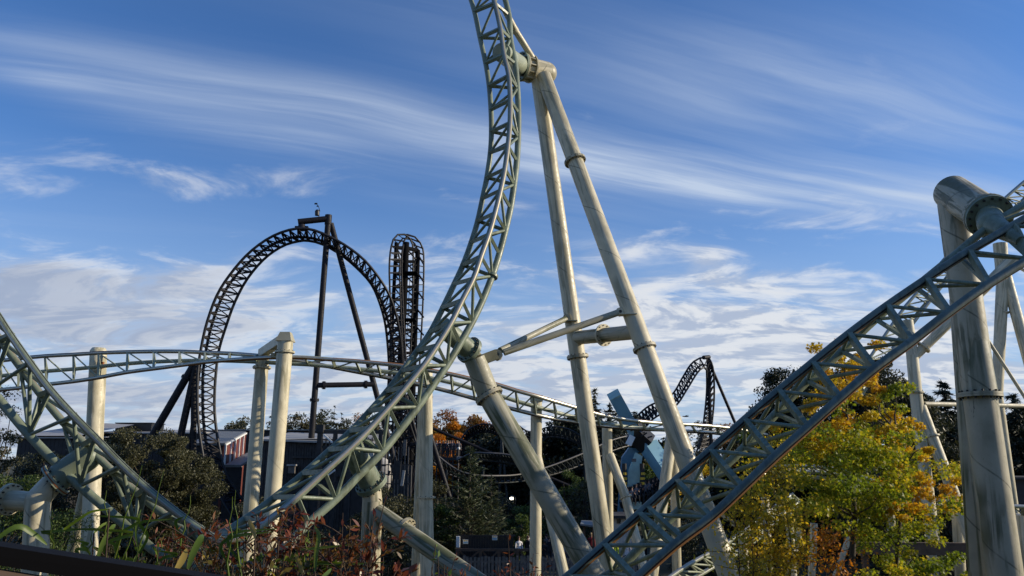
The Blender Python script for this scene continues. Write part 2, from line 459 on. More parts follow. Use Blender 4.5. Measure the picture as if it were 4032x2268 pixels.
# ---------------------------------------------------------------- tracks
def add_flange(parent, p, axis, r, mat, th=.045, bolts=12):
    b = MB(); B_ = flange(b, p, axis, r, th, mat, bolts); o = b.build('flange', parent); put_bolts(o, B_); return o
ARC = [(0, 30, 'strip'), (-55, 25, 'rust')]
def track(name, label, keys, deps, gauge, rB, rC, paint, group=None, far=True, cdep=None, stripmat='worn_light', rustmat='worn_rust',
          rail_n=18, sub=4, members=None, tie_r=.05, br=.035, joints=(), arcs=None, loc=None, cpaint=None, sign=1, rA=None):
    n = len(keys); B = [px(k[0], k[1], d) for k, d in zip(keys, deps)]
    A = [solve(k[2:4], b_, gauge, far) for k, b_ in zip(keys, B)]
    C = []
    for i, k in enumerate(keys):
        dm = (A[i].y+B[i].y)/2+(cdep[i] if cdep else 0.0)
        C.append(px(k[4], k[5], dm))
    def samp(P, t): return Vector(cr([tuple(p) for p in P], t))
    T = [i/sub for i in range((n-1)*sub+1)]
    Bs, As, Cs = [samp(B, t) for t in T], [samp(A, t) for t in T], [samp(C, t) for t in T]
    t0 = empty(name, loc or Vector((B[n//2].x, B[n//2].y, 0)), label, 'coaster track', group)
    nrm = [((b_+a_)/2-c_).normalized() for a_, b_, c_ in zip(As, Bs, Cs)]
    for P, Q, nm in ((Bs, As, 1), (As, Bs, -1)):
        b = MB(); sweep_rail(b, P, nrm, (rA or rB) if nm < 0 else rB, paint, None, None, rail_n, arcs[0 if nm > 0 else 1] if arcs else [(0, 28, stripmat)], [p-q for p, q in zip(P, Q)])
        b.build('rail', t0)
    b = MB(); sweep_rail(b, Cs, nrm, rC, cpaint or paint, None, None, rail_n); b.build('spine', t0)
    up = nrm[len(nrm)//2]
    for i in range(n):
        m_ = members(i, n) if members else []
        for (kind, X, i0, Y_, i1) in m_:
            if not (0 <= i1 < n and 0 <= i0 < n): continue
            P0 = {'A': A, 'B': B, 'C': C}[X][i0]; P1 = {'A': A, 'B': B, 'C': C}[Y_][i1]
            if kind == 'tie':
                bar('cross_tie', t0, P0, P1, tie_r*1.35, cpaint or paint, 'box', r2=tie_r*.85, up=nrm[i0*sub])
            elif kind == 'box':
                bar('brace', t0, P0, P1, br*.9, cpaint or paint, 'box', r2=br*.95, up=nrm[i0*sub])
            else:
                bar('brace', t0, P0, P1, br, cpaint or paint, 'tube', 10)
    for t in joints:
        for P, rr in ((samp(C, t), rC),):
            add_flange(t0, P, samp(C, t+.02)-samp(C, t-.02), rr*1.75, cpaint or paint, .035, 10)
    return t0, A, B, C, nrm

# -- the near pale green track: drops in at the left, dips behind the planting, climbs through the middle
# keys: B(x,y) A(x,y) C(x,y)
left = [(-125,1085,-160,1100,-235,1310),(-40,1195,-80,1222,-160,1420),(42,1320,0,1338,-70,1500),(118,1428,82,1448,-2,1570),(198,1535,160,1553,72,1668),(290,1637,248,1661,157,1757),
        (374,1722,334,1748,262,1866),(480,1832,443,1856,368,1962),(575,1920,547,1946,480,2054),(688,2012,655,2032,590,2150),(790,2085,752,2098,690,2220)]
mid = [(1850,-245,1775,-205,1868,-300), (1893,-150,1818,-112,1915,-205), (1925,-62,1845,-28,1950,-120), (1948,12,1868,45,1975,-48),(1970,112,1890,149,2004,60),(1985,215,1912,248,2010,153),(2003,298,1926,339,2028,250),(2009,393,1933,431,2037,348),(2008,484,1935,518,2041,445),
       (2000,575,1931,600,2040,541),(1988,665,1917,699,2035,634),(1971,749,1900,782,2024,727),(1949,839,1881,870,2010,820),(1925,923,1856,954,1990,907),(1894,1010,1823,1044,1966,1000),
       (1864,1097,1789,1118,1938,1087),(1820,1183,1744,1212,1900,1183),(1776,1272,1696,1306,1859,1268),(1722,1360,1645,1380,1812,1352),(1668,1440,1586,1460,1760,1438),(1600,1524,1525,1540,1703,1520),
       (1531,1606,1457,1618,1645,1602),(1459,1686,1383,1697,1574,1694),(1382,1764,1300,1772,1506,1778),(1279,1858,1198,1864,1415,1870),(1172,1957,1082,1958,1322,1966),(1063,2045,970,2042,1215,2060),
       (955,2112,868,2102,1098,2170)]
mid = mid[::-1]
keys = left+[(868,2128,812,2112,880,2250)]+mid
nl = len(left); deps = []
for i in range(len(keys)):
    if i < nl: deps.append(17.2-.12*i)
    elif i == nl: deps.append(15.8)
    else:
        s = (i-nl-1)/(len(mid)-4); deps.append(15.9+6.6*s**.8)
def mem(i, n):
    o = [('tie', 'B', i, 'A', i)]
    if i > nl+1:
        # climbing section: spine nodes on every second tie, counted from the top
        j = (n-1)-i-3
        o.append(('tube', 'A', i-1, 'B', i))
        if j % 2 == 0:
            o += [('tube', 'B', i, 'C', i), ('box', 'B', i+1, 'C', i), ('tube', 'B', i+2, 'C', i), ('tube', 'A', i, 'C', i), ('box', 'A', i+1, 'C', i)]
        else: o += [('box', 'B', i+1, 'C', i)]
    else:
        if i % 2 == 1:
            # spine node is sited level with the tie two above
            o += [('tube', 'B', i, 'C', i), ('box', 'A', i-1, 'C', i), ('tube', 'B', i-2, 'C', i), ('tube', 'A', i-2, 'C', i), ('box', 'B', i-1, 'C', i)]
        else: o += []
        o.append(('tube', 'A', i, 'B', i+1))
    return o
# in the left stretch shift the spine so node i sits where the braces meet
k2 = [list(k) for k in keys]
for i in range(nl):
    j = i-1 if i > 0 else i
    a = keys[max(i-1, 0)]; 
    k2[i][4], k2[i][5] = (keys[i][4]+a[4])/2+0, (keys[i][5]+a[5])/2
keys = [tuple(k) for k in k2]
tk, TA, TB, TC, TN = track('coaster_track', 'pale green lattice coaster track dipping at the left then climbing through the middle', keys, deps, 1.15, .080, .098, 'teal', rA=.086,
      members=mem, tie_r=.062, br=.044, joints=(len(keys)-16.0,), rustmat='worn_brown', arcs=[[(8, 12, 'worn_dark'), (40, 18, 'teal'), (72, 22, 'worn_light'), (106, 14, 'worn_brown')], [(30, 14, 'worn_dark'), (-10, 18, 'worn_brown')]], cdep=[.25 if i < nl else .35 for i in range(len(keys))])

# -- near right track: two rails face us, spine behind
rt = [(2096,2392,2224,2528,2040,2492),(2240,2268,2362,2404,2178,2368),(2381,2147,2506,2280,2410,2256),(2518,2025,2656,2147,2545,2132),(2662,1893,2799,2038,2675,2009),(2798,1775,2923,1922,2803,1885),(2932,1655,3051,1800,2931,1761),(3066,1540,3180,1684,3056,1628),
      (3199,1430,3307,1569,3179,1500),(3342,1316,3444,1453,3315,1383),(3492,1205,3589,1346,3448,1257),(3646,1100,3736,1231,3605,1130),(3815,990,3891,1120,3765,1000),(3990,888,4055,1018,3905,885),(4180,780,4230,905,4090,775),(4380,680,4420,800,4290,670)]
def mem2(i, n):
    return [('tie', 'B', i, 'A', i), ('tube', 'B', i, 'A', i+1), ('tube', 'C', i, 'B', i), ('tube', 'C', i, 'B', i+1), ('box', 'C', i, 'A', i), ('tube', 'C', i, 'A', i+1)]
deps2 = [13.4+.03*i for i in range(len(rt))]
tr, RA, RB, RC, RN = track('coaster_track', 'dark green rusty coaster track with two rails climbing across the lower right corner', rt, deps2, 1.12, .082, .078, 'teal_dark',
      far=False, members=mem2, tie_r=.052, br=.036, cdep=[.95]*len(rt), stripmat='worn_dark', cpaint='teal',
      arcs=[[(-14, 16, 'worn_dark'), (-52, 20, 'worn_rust')], [(26, 16, 'worn_dark'), (62, 15, 'worn_rust')]])
# bolted plates where two track lengths meet
for P, Q, sgn in ((RB[3], RA[3], 1), (RA[3], RB[3], -1)):
    d = (Q-P).normalized(); t = (RB[4]-RB[3]).normalized(); nn = d.cross(t).normalized()
    for k in (0, 1):
        b = MB(); c = P+d*.2+t*k*.19
        M_ = Matrix((t, d, nn)).transposed()
        vs = []
        o8 = [(-.055,-.10),(.055,-.10),(.06,-.03),(.06,.07),(.02,.11),(-.04,.11),(-.06,.06),(-.06,-.04)]
        for z in (-.06, .06):
            for (x, y) in o8: vs.append(c+M_@Vector((x*.8, y*.8, z*.5)))
        b.add(vs, [list(range(7, -1, -1)), list(range(8, 16))]+[[i, (i+1) % 8, 8+(i+1) % 8, 8+i] for i in range(8)], 'teal_pale', None, False)
        b.build('joint_plate', tr)
bar('cross_tie', tr, RB[3]+(RB[4]-RB[3])*.21, RA[3]+(RA[4]-RA[3])*.21, .06, 'teal', 'box', r2=.036, up=RN[12])

# -- far pale track crossing behind
bt = [(-230,1447,-230,1560),(-110,1432,-110,1548),(0,1421,0,1535),(72,1412,72,1528),(177,1402,183,1514),(289,1396,290,1502),(388,1390,387,1487),(502,1386,499,1466),(606,1384,604,1452),(707,1384,706,1439),(808,1388,806,1426),
      (905,1392,900,1418),(1010,1400,1000,1411),(1110,1411,1100,1407),(1210,1427,1200,1408),(1320,1448,1310,1416),(1420,1467,1400,1422),(1500,1482,1485,1430),(1590,1500,1580,1440),(1680,1520,1665,1454),(1782,1545,1775,1473),(1870,1570,1855,1492),
      (1960,1594,1950,1512),(2040,1616,2030,1537),(2110,1633,2100,1556),(2190,1650,2180,1580),(2274,1664,2266,1605),(2362,1676,2352,1630),(2450,1685,2440,1648),(2540,1690,2530,1660),(2640,1694,2630,1668),(2740,1700,2720,1672),(2830,1707,2820,1679),(2930,1722,2920,1692),(3030,1745,3020,1712)]
db = []
for i, k in enumerate(bt):
    x = k[0]
    db.append(float(np.interp(x, [-230, 300, 1100, 1700, 2100, 2500, 3030], [34, 33, 30.2, 30.5, 31.5, 35, 42])))
keys3 = []
for i, k in enumerate(bt):
    x = k[0]; w = float(np.interp(x, [300, 900, 1100, 1300, 2400, 2900], [0.5, .2, -1.4, .3, .45, .5]))
    cx_, cy_ = (k[0]+k[2])/2, (k[1]+k[3])/2
    off = float(np.interp(x, [-200, 600, 1100, 1700, 2300, 3000], [0, 6, 22, -2, 12, 14]))
    keys3.append((k[2], k[3], k[0], k[1], cx_+8, cy_+off))
def mem3(i, n):
    return [('tie', 'B', i, 'A', i), ('tube', 'A', i-1, 'B', i), ('tube', 'C', i, 'A', i), ('tube', 'C', i, 'B', i)]
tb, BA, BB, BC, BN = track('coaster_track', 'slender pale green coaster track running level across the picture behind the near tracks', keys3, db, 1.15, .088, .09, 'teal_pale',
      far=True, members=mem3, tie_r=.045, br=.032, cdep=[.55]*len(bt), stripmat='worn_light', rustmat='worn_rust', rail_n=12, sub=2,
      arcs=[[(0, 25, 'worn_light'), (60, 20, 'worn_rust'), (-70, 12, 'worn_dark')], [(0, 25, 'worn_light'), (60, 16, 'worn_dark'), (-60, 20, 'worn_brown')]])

# -- distant pale green track at the far right (ladder climbing behind the big column) and low track under the trees
fr = []
for i in range(13):
    s = i/12; x0 = 3330+s*900; y0 = float(np.interp(x0, [3330,3431,3555,3638,3700,3950,4032,4230], [1560,1397,1219,1120,1040,786,715,560]))
    x1 = x0+66; y1 = float(np.interp(x1, [3396,3497,3584,3650,3700,4005,4100,4296], [1530,1397,1290,1199,1137,812,735,590]))
    fr.append((x0, y0, x1, y1, x0+45, y0+28))
fr2 = []
for i in range(31):
    t = i*12/30; q = cr(fr, t); fr2.append(tuple(q))
def mem4(i, n): return [('tube', 'B', i, 'A', i), ('tube', 'B', i, 'A', i+1), ('tube', 'C', i, 'B', i)]
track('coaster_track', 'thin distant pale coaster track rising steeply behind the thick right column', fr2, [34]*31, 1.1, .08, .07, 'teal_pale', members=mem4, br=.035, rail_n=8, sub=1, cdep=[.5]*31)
lt = [(2990,1850,3010,1868,3000,1885),(3080,1838,3100,1858,3090,1878),(3180,1836,3200,1858,3190,1878),(3280,1845,3300,1868,3290,1890),(3370,1868,3390,1893,3380,1915),(3460,1900,3480,1925,3470,1945),(3550,1935,3570,1958,3560,1975),(3640,1962,3660,1985,3650,2000),(3730,1975,3750,2003,3740,2018),(3830,1984,3845,2014,3835,2028),
      (3930,1990,3940,2024,3930,2038),(4030,1995,4040,2032,4030,2046),(4130,2000,4140,2040,4130,2054)]
lt2 = [tuple(cr(lt, i*12/34)) for i in range(35)]
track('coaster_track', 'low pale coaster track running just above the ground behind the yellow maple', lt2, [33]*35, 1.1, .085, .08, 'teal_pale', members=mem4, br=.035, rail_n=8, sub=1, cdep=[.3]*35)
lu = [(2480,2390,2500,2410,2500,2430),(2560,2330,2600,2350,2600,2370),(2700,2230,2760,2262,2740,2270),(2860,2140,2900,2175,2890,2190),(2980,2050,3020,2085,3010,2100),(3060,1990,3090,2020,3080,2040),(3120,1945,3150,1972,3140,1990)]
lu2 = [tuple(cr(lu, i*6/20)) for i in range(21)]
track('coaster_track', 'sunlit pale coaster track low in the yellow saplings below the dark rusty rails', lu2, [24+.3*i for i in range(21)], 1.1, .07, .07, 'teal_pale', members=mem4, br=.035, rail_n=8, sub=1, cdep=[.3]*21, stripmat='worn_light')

# ---------------------------------------------------------------- supports
def pole(parent, pts, mat, name='column', n=24):
    """pts: list of (Vector, r); one continuous welded tube"""
    b = MB(); v0 = 0
    for (p, r), (q, s) in zip(pts, pts[1:]):
        b.tube(p, q, r, s, mat, n, True, v0); v0 += (q-p).length
    for (p, r) in pts[1:-1]: b.sphere(p, r, mat, n, 10)
    return b.build(name, parent)
def W2(w, y, D): return w*mpp(y, D)/2
def foot(p, d=None, z=-.2):
    """carry the line p->p+d down to the ground"""
    if d is None: return Vector((p.x, p.y, z))
    k = (z-p.z)/d.z; return p+d*k

def base_plate(parent, p, r):
    b = MB(); b.tube((p.x, p.y, -.3), (p.x, p.y, .06), r*1.9, None, 'concrete', 20); b.build('footing', parent)
simple('concrete', (.22, .21, .19), .9, .2, 2, bump=.3)

def support(label, at=None, name='track_support', group=None):
    return empty(name, at, label, 'support', group)

# left one: post with a round cap plus a slanting second leg
t = support('cream post with round domed cap carrying the level track, left of the shrub', Vector((px(380,1400,34).x, 34.3, 0)))
a = px(388,1382,34.3); bt_ = foot(a, px(352,2160,33.6)-a)
pole(t, [(a, W2(62,1400,34)), (bt_, W2(62,2100,34))], 'cream_far')
b = MB(); b.tube(a, a+Vector((0,0,.14)), W2(60,1400,34)*1.03, W2(60,1400,34)*.8, 'cream_far', 24); b.build('cap', t)
b = MB(); c = px(400,1440,33.75); b.box(c, .2, .3, .9, 'cream_far'); b.box(c+Vector((.04,-.18,0)), .28, .12, .3, 'rust'); b.build('bracket', t)
m1 = px(358,1850,34.2); a2 = foot(m1, px(292,2155,36.5)-m1); pole(t, [(m1, W2(50,1800,34)), (a2, W2(52,2100,35))], 'cream_far', 'brace_leg')

# twin posts with tilted beam
t = support('front cream post with pyramid cap, of the pair hanging the level track', Vector((px(1098,1700,28.4).x, 28.4, 0)))
a = px(1124,1345,28.4); q = foot(a, px(1073,1960,28.4)-a)
pole(t, [(a, W2(60,1350,28.4)), (q, W2(62,1900,28.4))], 'cream_far')
r = W2(62,1350,28.4)
b = MB(); vs = [a+Vector((x*r, y*r, 0)) for x, y in ((-1,-1),(1,-1),(1,1),(-1,1))]+[a+Vector((x*r*.62, y*r*.5, .36)) for x, y in ((-1,-1),(1,-1),(1,1),(-1,1))]
b.add(vs, [[3,2,1,0],[4,5,6,7]]+[[i,(i+1)%4,4+(i+1)%4,4+i] for i in range(4)], 'cream_far', None, False); b.build('cap', t)
add_flange(t, px(1122,1386,28.4), q-a, r*1.22, 'cream_far', .035)
b = MB(); b.beam(px(1118,1334,28.4), px(1030,1392,31.6), .30, .34, 'cream_far'); b.build('hanger_beam', t)
b = MB(); b.beam(px(1098,1352,29.3), px(1092,1400,30.0), .24, .2, 'cream_far'); b.box(px(1090,1400,30.0), .4, .3, .18, 'cream_far'); b.build('bracket', t)
t = support('rear cream post, of the pair hanging the level track, striped by track shadow', Vector((px(1010,1700,31.6).x, 31.6, 0)))
a = px(1034,1408,31.6); q = foot(a, px(988,1995,31.6)-a)
pole(t, [(a, W2(50,1400,31.6)), (q, W2(60,1900,31.6))], 'cream_far')
add_flange(t, px(1031,1447,31.6), q-a, W2(70,1450,31.6), 'cream_far', .04)

# lone posts under the level track
t = support('tall cream post behind the climbing track, with flange low down', Vector((px(1680,1700,34).x, 34, 0)))
a = px(1678,1432,33.2); q = foot(a, px(1686,2268,33.2)-a)
pole(t, [(a, W2(50,1400,33.2)), (px(1676,1960,33.2), W2(56,1900,33.2)), (q, W2(54,2100,33.2))], 'cream_far'); add_flange(t, px(1679,1958,33.2), Vector((0,0,1)), W2(72,1958,33.2), 'cream_far', .03, 8)
m1 = px(1668,1600,33.8); q = foot(m1, px(1640,2268,36)-m1); pole(t, [(m1, W2(44,1600,33.8)), (q, W2(46,2100,35))], 'cream_far', 'brace_leg')
t = support('cream post beside the lit lamp, with square head and slanting leg', Vector((px(2110,1800,33).x, 33, 0)))
a = px(2112,1578,33); q = foot(a, px(2108,2268,33)-a)
pole(t, [(a, W2(44,1600,33)), (q, W2(46,2100,33))], 'cream_far')
b = MB(); b.box(px(2112,1570,33), .55, .5, .25, 'cream_far'); b.build('cap', t)
m1 = px(2112,1790,33); q = foot(m1, px(2222,2268,30.5)-m1); pole(t, [(m1, W2(38,1800,33)), (q, W2(42,2200,31))], 'cream_far', 'brace_leg')
t = support('cream post under the level track with its leg bent out, left of the blue ride', Vector((px(2390,1800,36).x, 36, 0)))
a = px(2390,1672,36); q = foot(a, px(2396,2110,36)-a)
pole(t, [(a, W2(40,1700,36)), (q, W2(38,2000,36))], 'cream_far'); b = MB(); b.box(px(2390,1666,36), .95, .4, .12, 'cream_far'); b.build('cap', t)
m1 = px(2400,1790,35.8); m2 = px(2462,1955,35.2); q = foot(m2, px(2520,2180,34)-m2)
pole(t, [(m1, W2(36,1800,36)), (m2, W2(36,1900,35)), (q, W2(36,2100,34))], 'cream_far', 'brace_leg'); add_flange(t, px(2464,1958,35.2), m2-m1, W2(50,1958,35), 'cream_far', .03, 10)
t = support('pair of cream legs crossing behind the right foot of the tall frame', Vector((px(2650,1800,38).x, 38, 0)))
a = px(2648,1690,38); q = foot(a, px(2600,2040,37)-a); pole(t, [(a, W2(44,1700,38)), (q, W2(40,2000,37))], 'cream_far'); add_flange(t, px(2613,1960,37.3), q-a, W2(52,1960,37), 'cream_far', .03, 10)
m1 = px(2652,1720,38.1); q = foot(m1, px(2664,2200,38.5)-m1); pole(t, [(m1, W2(36,1700,38)), (q, W2(36,2000,38))], 'cream_far', 'brace_leg')

# the tall two-legged frame
t = support('tall weathered cream frame of two splayed legs standing right of the climbing track', Vector((px(2400,1500,24).x, 24, 0)))
hd0, hd1 = px(2050,262,25.1), px(2150,288,25.7)
T0 = px(2118,300,25.4)
LL = px(2380,2150,25.6); q1 = foot(T0, LL-T0); rr0, rr1 = W2(58,400,25.4), W2(66,1800,25.5)
pole(t, [(T0, rr0), (q1, rr1)], 'cream', 'leg', 28)
T1 = px(2140,300,25.2); RR_ = px(2872,2268,21.4); q2 = foot(T1, RR_-T1)
pole(t, [(T1, W2(60,400,25)), (q2, W2(84,2000,21.8))], 'cream', 'leg', 28)
b = MB(); b.tube(hd0, hd1, W2(88,270,24.5), W2(88,270,25.5), 'cream', 28); b.sphere(hd1, W2(88,270,25.5)*.985, 'cream', 24, 12); b.build('head', t)
ax = (hd1-hd0).normalized()
b = MB()
b.tube(hd0-ax*.02, hd0+ax*.05, W2(122,270,24), None, 'teal', 28); b.tube(hd0+ax*.07, hd0+ax*.13, W2(118,270,24), None, 'cream', 28)
x = ax.orthogonal().normalized(); y = ax.cross(x)
for i in range(12):
    a_ = 2*math.pi*i/12; d = x*math.cos(a_)+y*math.sin(a_)
    b.beam(hd0+ax*.13+d*W2(104,270,24), hd0+ax*.42+d*W2(100,270,24), .03, .09, 'cream', d)
    b.tube(hd0-ax*.08+d*W2(104,270,24), hd0-ax*.02+d*W2(104,270,24), .035, None, 'bolt', 6)
b.tube(hd0+ax*.42, hd0+ax*.47, W2(116,270,24), None, 'cream', 28)
b.build('flange', t)
b = MB(); b.tube(TB[-6].lerp(TA[-6],.3).lerp(TC[-6],.25), hd0, W2(70,250,24), W2(76,260,25), 'teal_pale', 24); b.build('stub', t)
# thin upper strut from the head to the track above
s0, s1 = px(2110,250,25.2), px(2032,125,24.3); s2 = px(1985,35,23.6)
pole(t, [(s0, W2(26,250,25)), (s1, W2(26,150,24.5)), (s2, W2(24,50,24))], 'cream', 'strut', 14); add_flange(t, px(2024,122,24.3), s1-s0, W2(40,120,24), 'cream', .05, 6)
# cross tube and flanges
d1 = (q1-T0).normalized(); d2 = (q2-T1).normalized()
def at_y(P, Q, yv):
    lo, hi = 0., 1.
    for _ in range(40):
        m_ = (lo+hi)/2; p = P.lerp(Q, m_)
        v = Vector((0, math.cos(TH), math.sin(TH))); rel = p-Vector((0,0,EYE)); dep = rel.dot(v); up_ = rel.dot(Vector((0, -math.sin(TH), math.cos(TH))))
        yy = CY-up_/dep*F
        if yy < yv: lo = m_
        else: hi = m_
    return P.lerp(Q, (lo+hi)/2)
cL, cR = at_y(T0, q1, 1331), at_y(T1, q2, 1306)
pole(t, [(cL, W2(56,1331,25)), (cR, W2(56,1310,24))], 'cream_grimy', 'cross_tube'); add_flange(t, cL.lerp(cR, .48), cR-cL, W2(86,1318,25), 'cream', .03, 12)
add_flange(t, at_y(T0, q1, 1405), d1, W2(88,1405,25), 'cream_grimy', .045, 14)
add_flange(t, at_y(T1, q2, 634), d2, W2(86,634,24.5), 'cream_grimy', .045, 14); add_flange(t, at_y(T1, q2, 1370), d2, W2(92,1370,23.4), 'cream_grimy', .045, 14)
# twin struts reaching to the slanted pipe
e0 = px(1942,1398,22.3)
for (ty, P, Q, w) in ((1243, T0, q1, 22), (1215, T1, q2, 23)):
    e = at_y(P, Q, ty); e_ = e+(e0-e).normalized()*.42
    s = empty('strut', e0-t.location); s.parent = t; s.empty_display_size = .1
    st_ = e0+(e-e0).normalized()*.35+(Vector((0,.12,.05)) if P is T0 else Vector((0,-.12,-.05)))
    b = MB(); b.tube(st_, e_, w*mpp(1300, 23)/2*1.15, None, 'cream_mossy', 16)
    b.tube(e_-(e-e0).normalized()*.2, e_+(e-e0).normalized()*.12, w*mpp(1300,23)/2*1.15, .03, 'cream', 12)
    o = b.mesh('strut'); bpy.data.objects.remove(s); child('strut', o, t)
    b = MB(); c = e+(e0-e).normalized()*.36; b.tube(c+Vector((0,-.09,0)), c+Vector((0,.09,0)), .14, None, 'cream', 8); b.tube(c+Vector((0,-.12,0)), c+Vector((0,.12,0)), .05, None, 'bolt', 8)
    b.beam(c, e+Vector((-.05,0,-.12)), .1, .12, 'cream'); b.box(e+Vector((-.12,-.2,-.24)), .55, .4, .03, 'cream'); b.build('lug', t)
b = MB(); b.tube(e0+Vector((.12,-.12,0)), e0+Vector((.12,.12,0)), .17, None, 'cream', 8); b.tube(e0+Vector((.12,-.15,0)), e0+Vector((.12,.15,0)), .06, None, 'bolt', 8)
b.beam(px(1890,1420,22.2), e0+Vector((.1,0,.02)), .32, .30, 'cream_grimy'); b.build('lug', t)

# slanted pipe under the climbing track: green stub, flange, grimy cream pipe to the ground
def dn(P, Q): return (Q-P).normalized()
g0, g1 = px(1772,1312,21.0), px(1848,1378,21.6); g2 = px(1926,1560,21.8); g3 = px(2340,2268,21.0)
t = support('mossy cream pipe slanting down from the climbing track to the lower right', Vector((px(2050,1900,21.6).x, 21.6, 0)))
b = MB(); b.tube(g0-(g1-g0)*.4, g1, W2(78,1340,21), None, 'teal', 28); b.build('stub', t)
g1b = px(1868,1412,21.6)
pole(t, [(g1, W2(62,1380,21.6)), (g1b, W2(66,1400,21.6))], 'cream_grimy', 'neck'); qf = foot(g2, g3-g2)
pole(t, [(g1b, W2(84,1420,21.7)), (g2, W2(88,1560,21.8)), (qf, W2(92,2200,21))], 'cream_mossy', 'column', 28)
add_flange(t, g1, g1-g0, W2(112,1378,21.6), 'teal', .06, 14); add_flange(t, g2, g3-g2, W2(116,1560,21.8), 'cream_grimy', .05, 16)
# lower one with upright and branch
h0, h1 = px(1392,1778,18.4), px(1462,1905,18.9); h2 = px(1466,1975,18.9)
t = support('grey cream upright with a branching pipe, standing among the red leaves under the climbing track', Vector((h2.x, 18.9, 0)))
b = MB(); b.tube(h0-(h1-h0)*.15, h1, W2(92,1840,18.6), None, 'teal', 28); b.build('stub', t)
add_flange(t, h1, h1-h0, W2(128,1905,18.9), 'teal', .06, 14)
qf = foot(h2, px(1456,2268,18.9)-h2)
pole(t, [(h1, W2(72,1905,18.9)), (h2, W2(78,1975,18.9)), (qf, W2(80,2200,18.9))], 'cream_grimy')
j1 = px(1478,2010,18.9); j2 = px(1600,2092,18.5); j3 = px(1880,2290,17.2)
pole(t, [(j1, W2(66,2010,18.9)), (foot(j1, j3-j1), W2(72,2200,17))], 'cream_mossy', 'brace_leg'); add_flange(t, px(1596,2086,18.5), j3-j1, W2(98,2080,18.5), 'cream_grimy', .045, 12)
# left one
k0, k1 = px(345,1800,17.4), px(218,1890,17.2); k2_ = px(150,1965,17.1)
t = support('cream elbow pipe with a side branch holding the dipping track at the lower left', Vector((k2_.x, 17.1, 0)))
b = MB(); b.tube(k0, k1, W2(106,1850,17.3), None, 'teal', 28); b.sphere(k0, W2(104,1850,17.3), 'teal', 24, 12); b.build('stub', t)
b = MB(); B_ = flange(b, k1, k1-k0, W2(140,1890,17.2), .05, 'teal_pale', 14); b.tube(k1-(k1-k0).normalized()*.012, k1+(k1-k0).normalized()*.012, W2(142,1890,17.2), None, 'rust', 28); put_bolts(b.build('flange', t), B_)
qf = foot(k2_, px(136,2260,17.1)-k2_)
pole(t, [(k1, W2(84,1890,17.2)), (k2_, W2(92,1965,17.1)), (qf, W2(96,2200,17.1))], 'cream', 'column', 28)
l1 = px(150,1978,17.1); l2 = px(-260,1945,17.8); pole(t, [(l1, W2(76,1978,17.1)), (l2, W2(76,1950,17.8))], 'cream', 'branch', 28); add_flange(t, px(38,1966,17.3), l2-l1, W2(122,1966,17.3), 'cream', .045, 14)
l3 = l2; pole(t, [(l2, .24), (foot(l2), .26)], 'cream', 'brace_leg')

# big right pair
t = support('thick mossy cream mast with a capped cross arm gripping the right hand track', Vector((px(3850,1500,16).x, 16, 0)))
v0, v1 = px(3748,758,16.6), px(3895,852,14.9)
b = MB(); b.tube(v0, v1, W2(138,780,16.3), W2(142,840,15), 'cream_grimy', 32)
axv = (v1-v0).normalized(); b.tube(v0.lerp(v1,.84), v0.lerp(v1,.90), W2(148,840,15.2), None, 'cream_grimy', 32); b.build('head', t)
b = MB(); B_ = flange(b, v1, axv, W2(172,850,14.9), .05, 'teal', 16, n=32); b.tube(v1-axv*.11, v1-axv*.05, W2(176,850,14.9), None, 'cream_grimy', 32); put_bolts(b.build('flange', t), B_)
for i in range(10):
    a_ = 2*math.pi*i/10; x_ = axv.orthogonal().normalized(); y_ = axv.cross(x_); d = x_*math.cos(a_)+y_*math.sin(a_)
    bar('gusset', t, v0.lerp(v1,.90)+d*W2(150,840,15), v1-axv*.11+d*W2(150,840,15), .05, 'cream_grimy', 'box', r2=.012, up=d)
hub = RC[13]
b = MB(); b.tube(v1, v1.lerp(hub, .9), W2(96,880,14.9), W2(100,900,14.6), 'teal', 28); b.sphere(v1.lerp(hub, .9), W2(100,900,14.6), 'teal', 24, 12); b.build('hub', t)
b = MB(); e_ = RA[13].lerp(RB[13], .5); b.tube(v1.lerp(hub,.9), e_+(e_-v1).normalized()*.0, W2(92,950,14.6), .10, 'teal', 24); b.build('cone', t)
c0 = px(3752,800,16.4); c1 = px(3862,1556,16.3); c2 = px(3958,2268,16.2)
d_ = (c2-c0); qf = foot(c0, d_)
pole(t, [(c0, W2(112,1100,16.3)), (qf, W2(126,1900,16.3))], 'cream_grimy', 'column', 32)
yb = at_y(c0, qf, 1556); add_flange(t, yb, d_, W2(158,1556,16.3), 'cream_grimy', .05, 16)
b = MB(); cc = at_y(c0, qf, 1350); b.tube(cc-Vector((0,.05,0)), at_y(c0, qf, 1560)-Vector((0,.05,0)), W2(100,1300,16.3), W2(116,1500,16.3), 'cream_mossy', 28); b.sphere(cc-Vector((0,.05,0)), W2(100,1300,16.3), 'cream_mossy', 24, 10, (1,1,1.2)); b.build('stiffener', t)
m1 = px(3795,1180,17.0); qf2 = foot(m1, px(3876,2268,17.2)-m1)
pole(t, [(m1, W2(100,1200,17)), (qf2, W2(112,2000,17.2))], 'cream_mossy', 'rear_leg', 28)

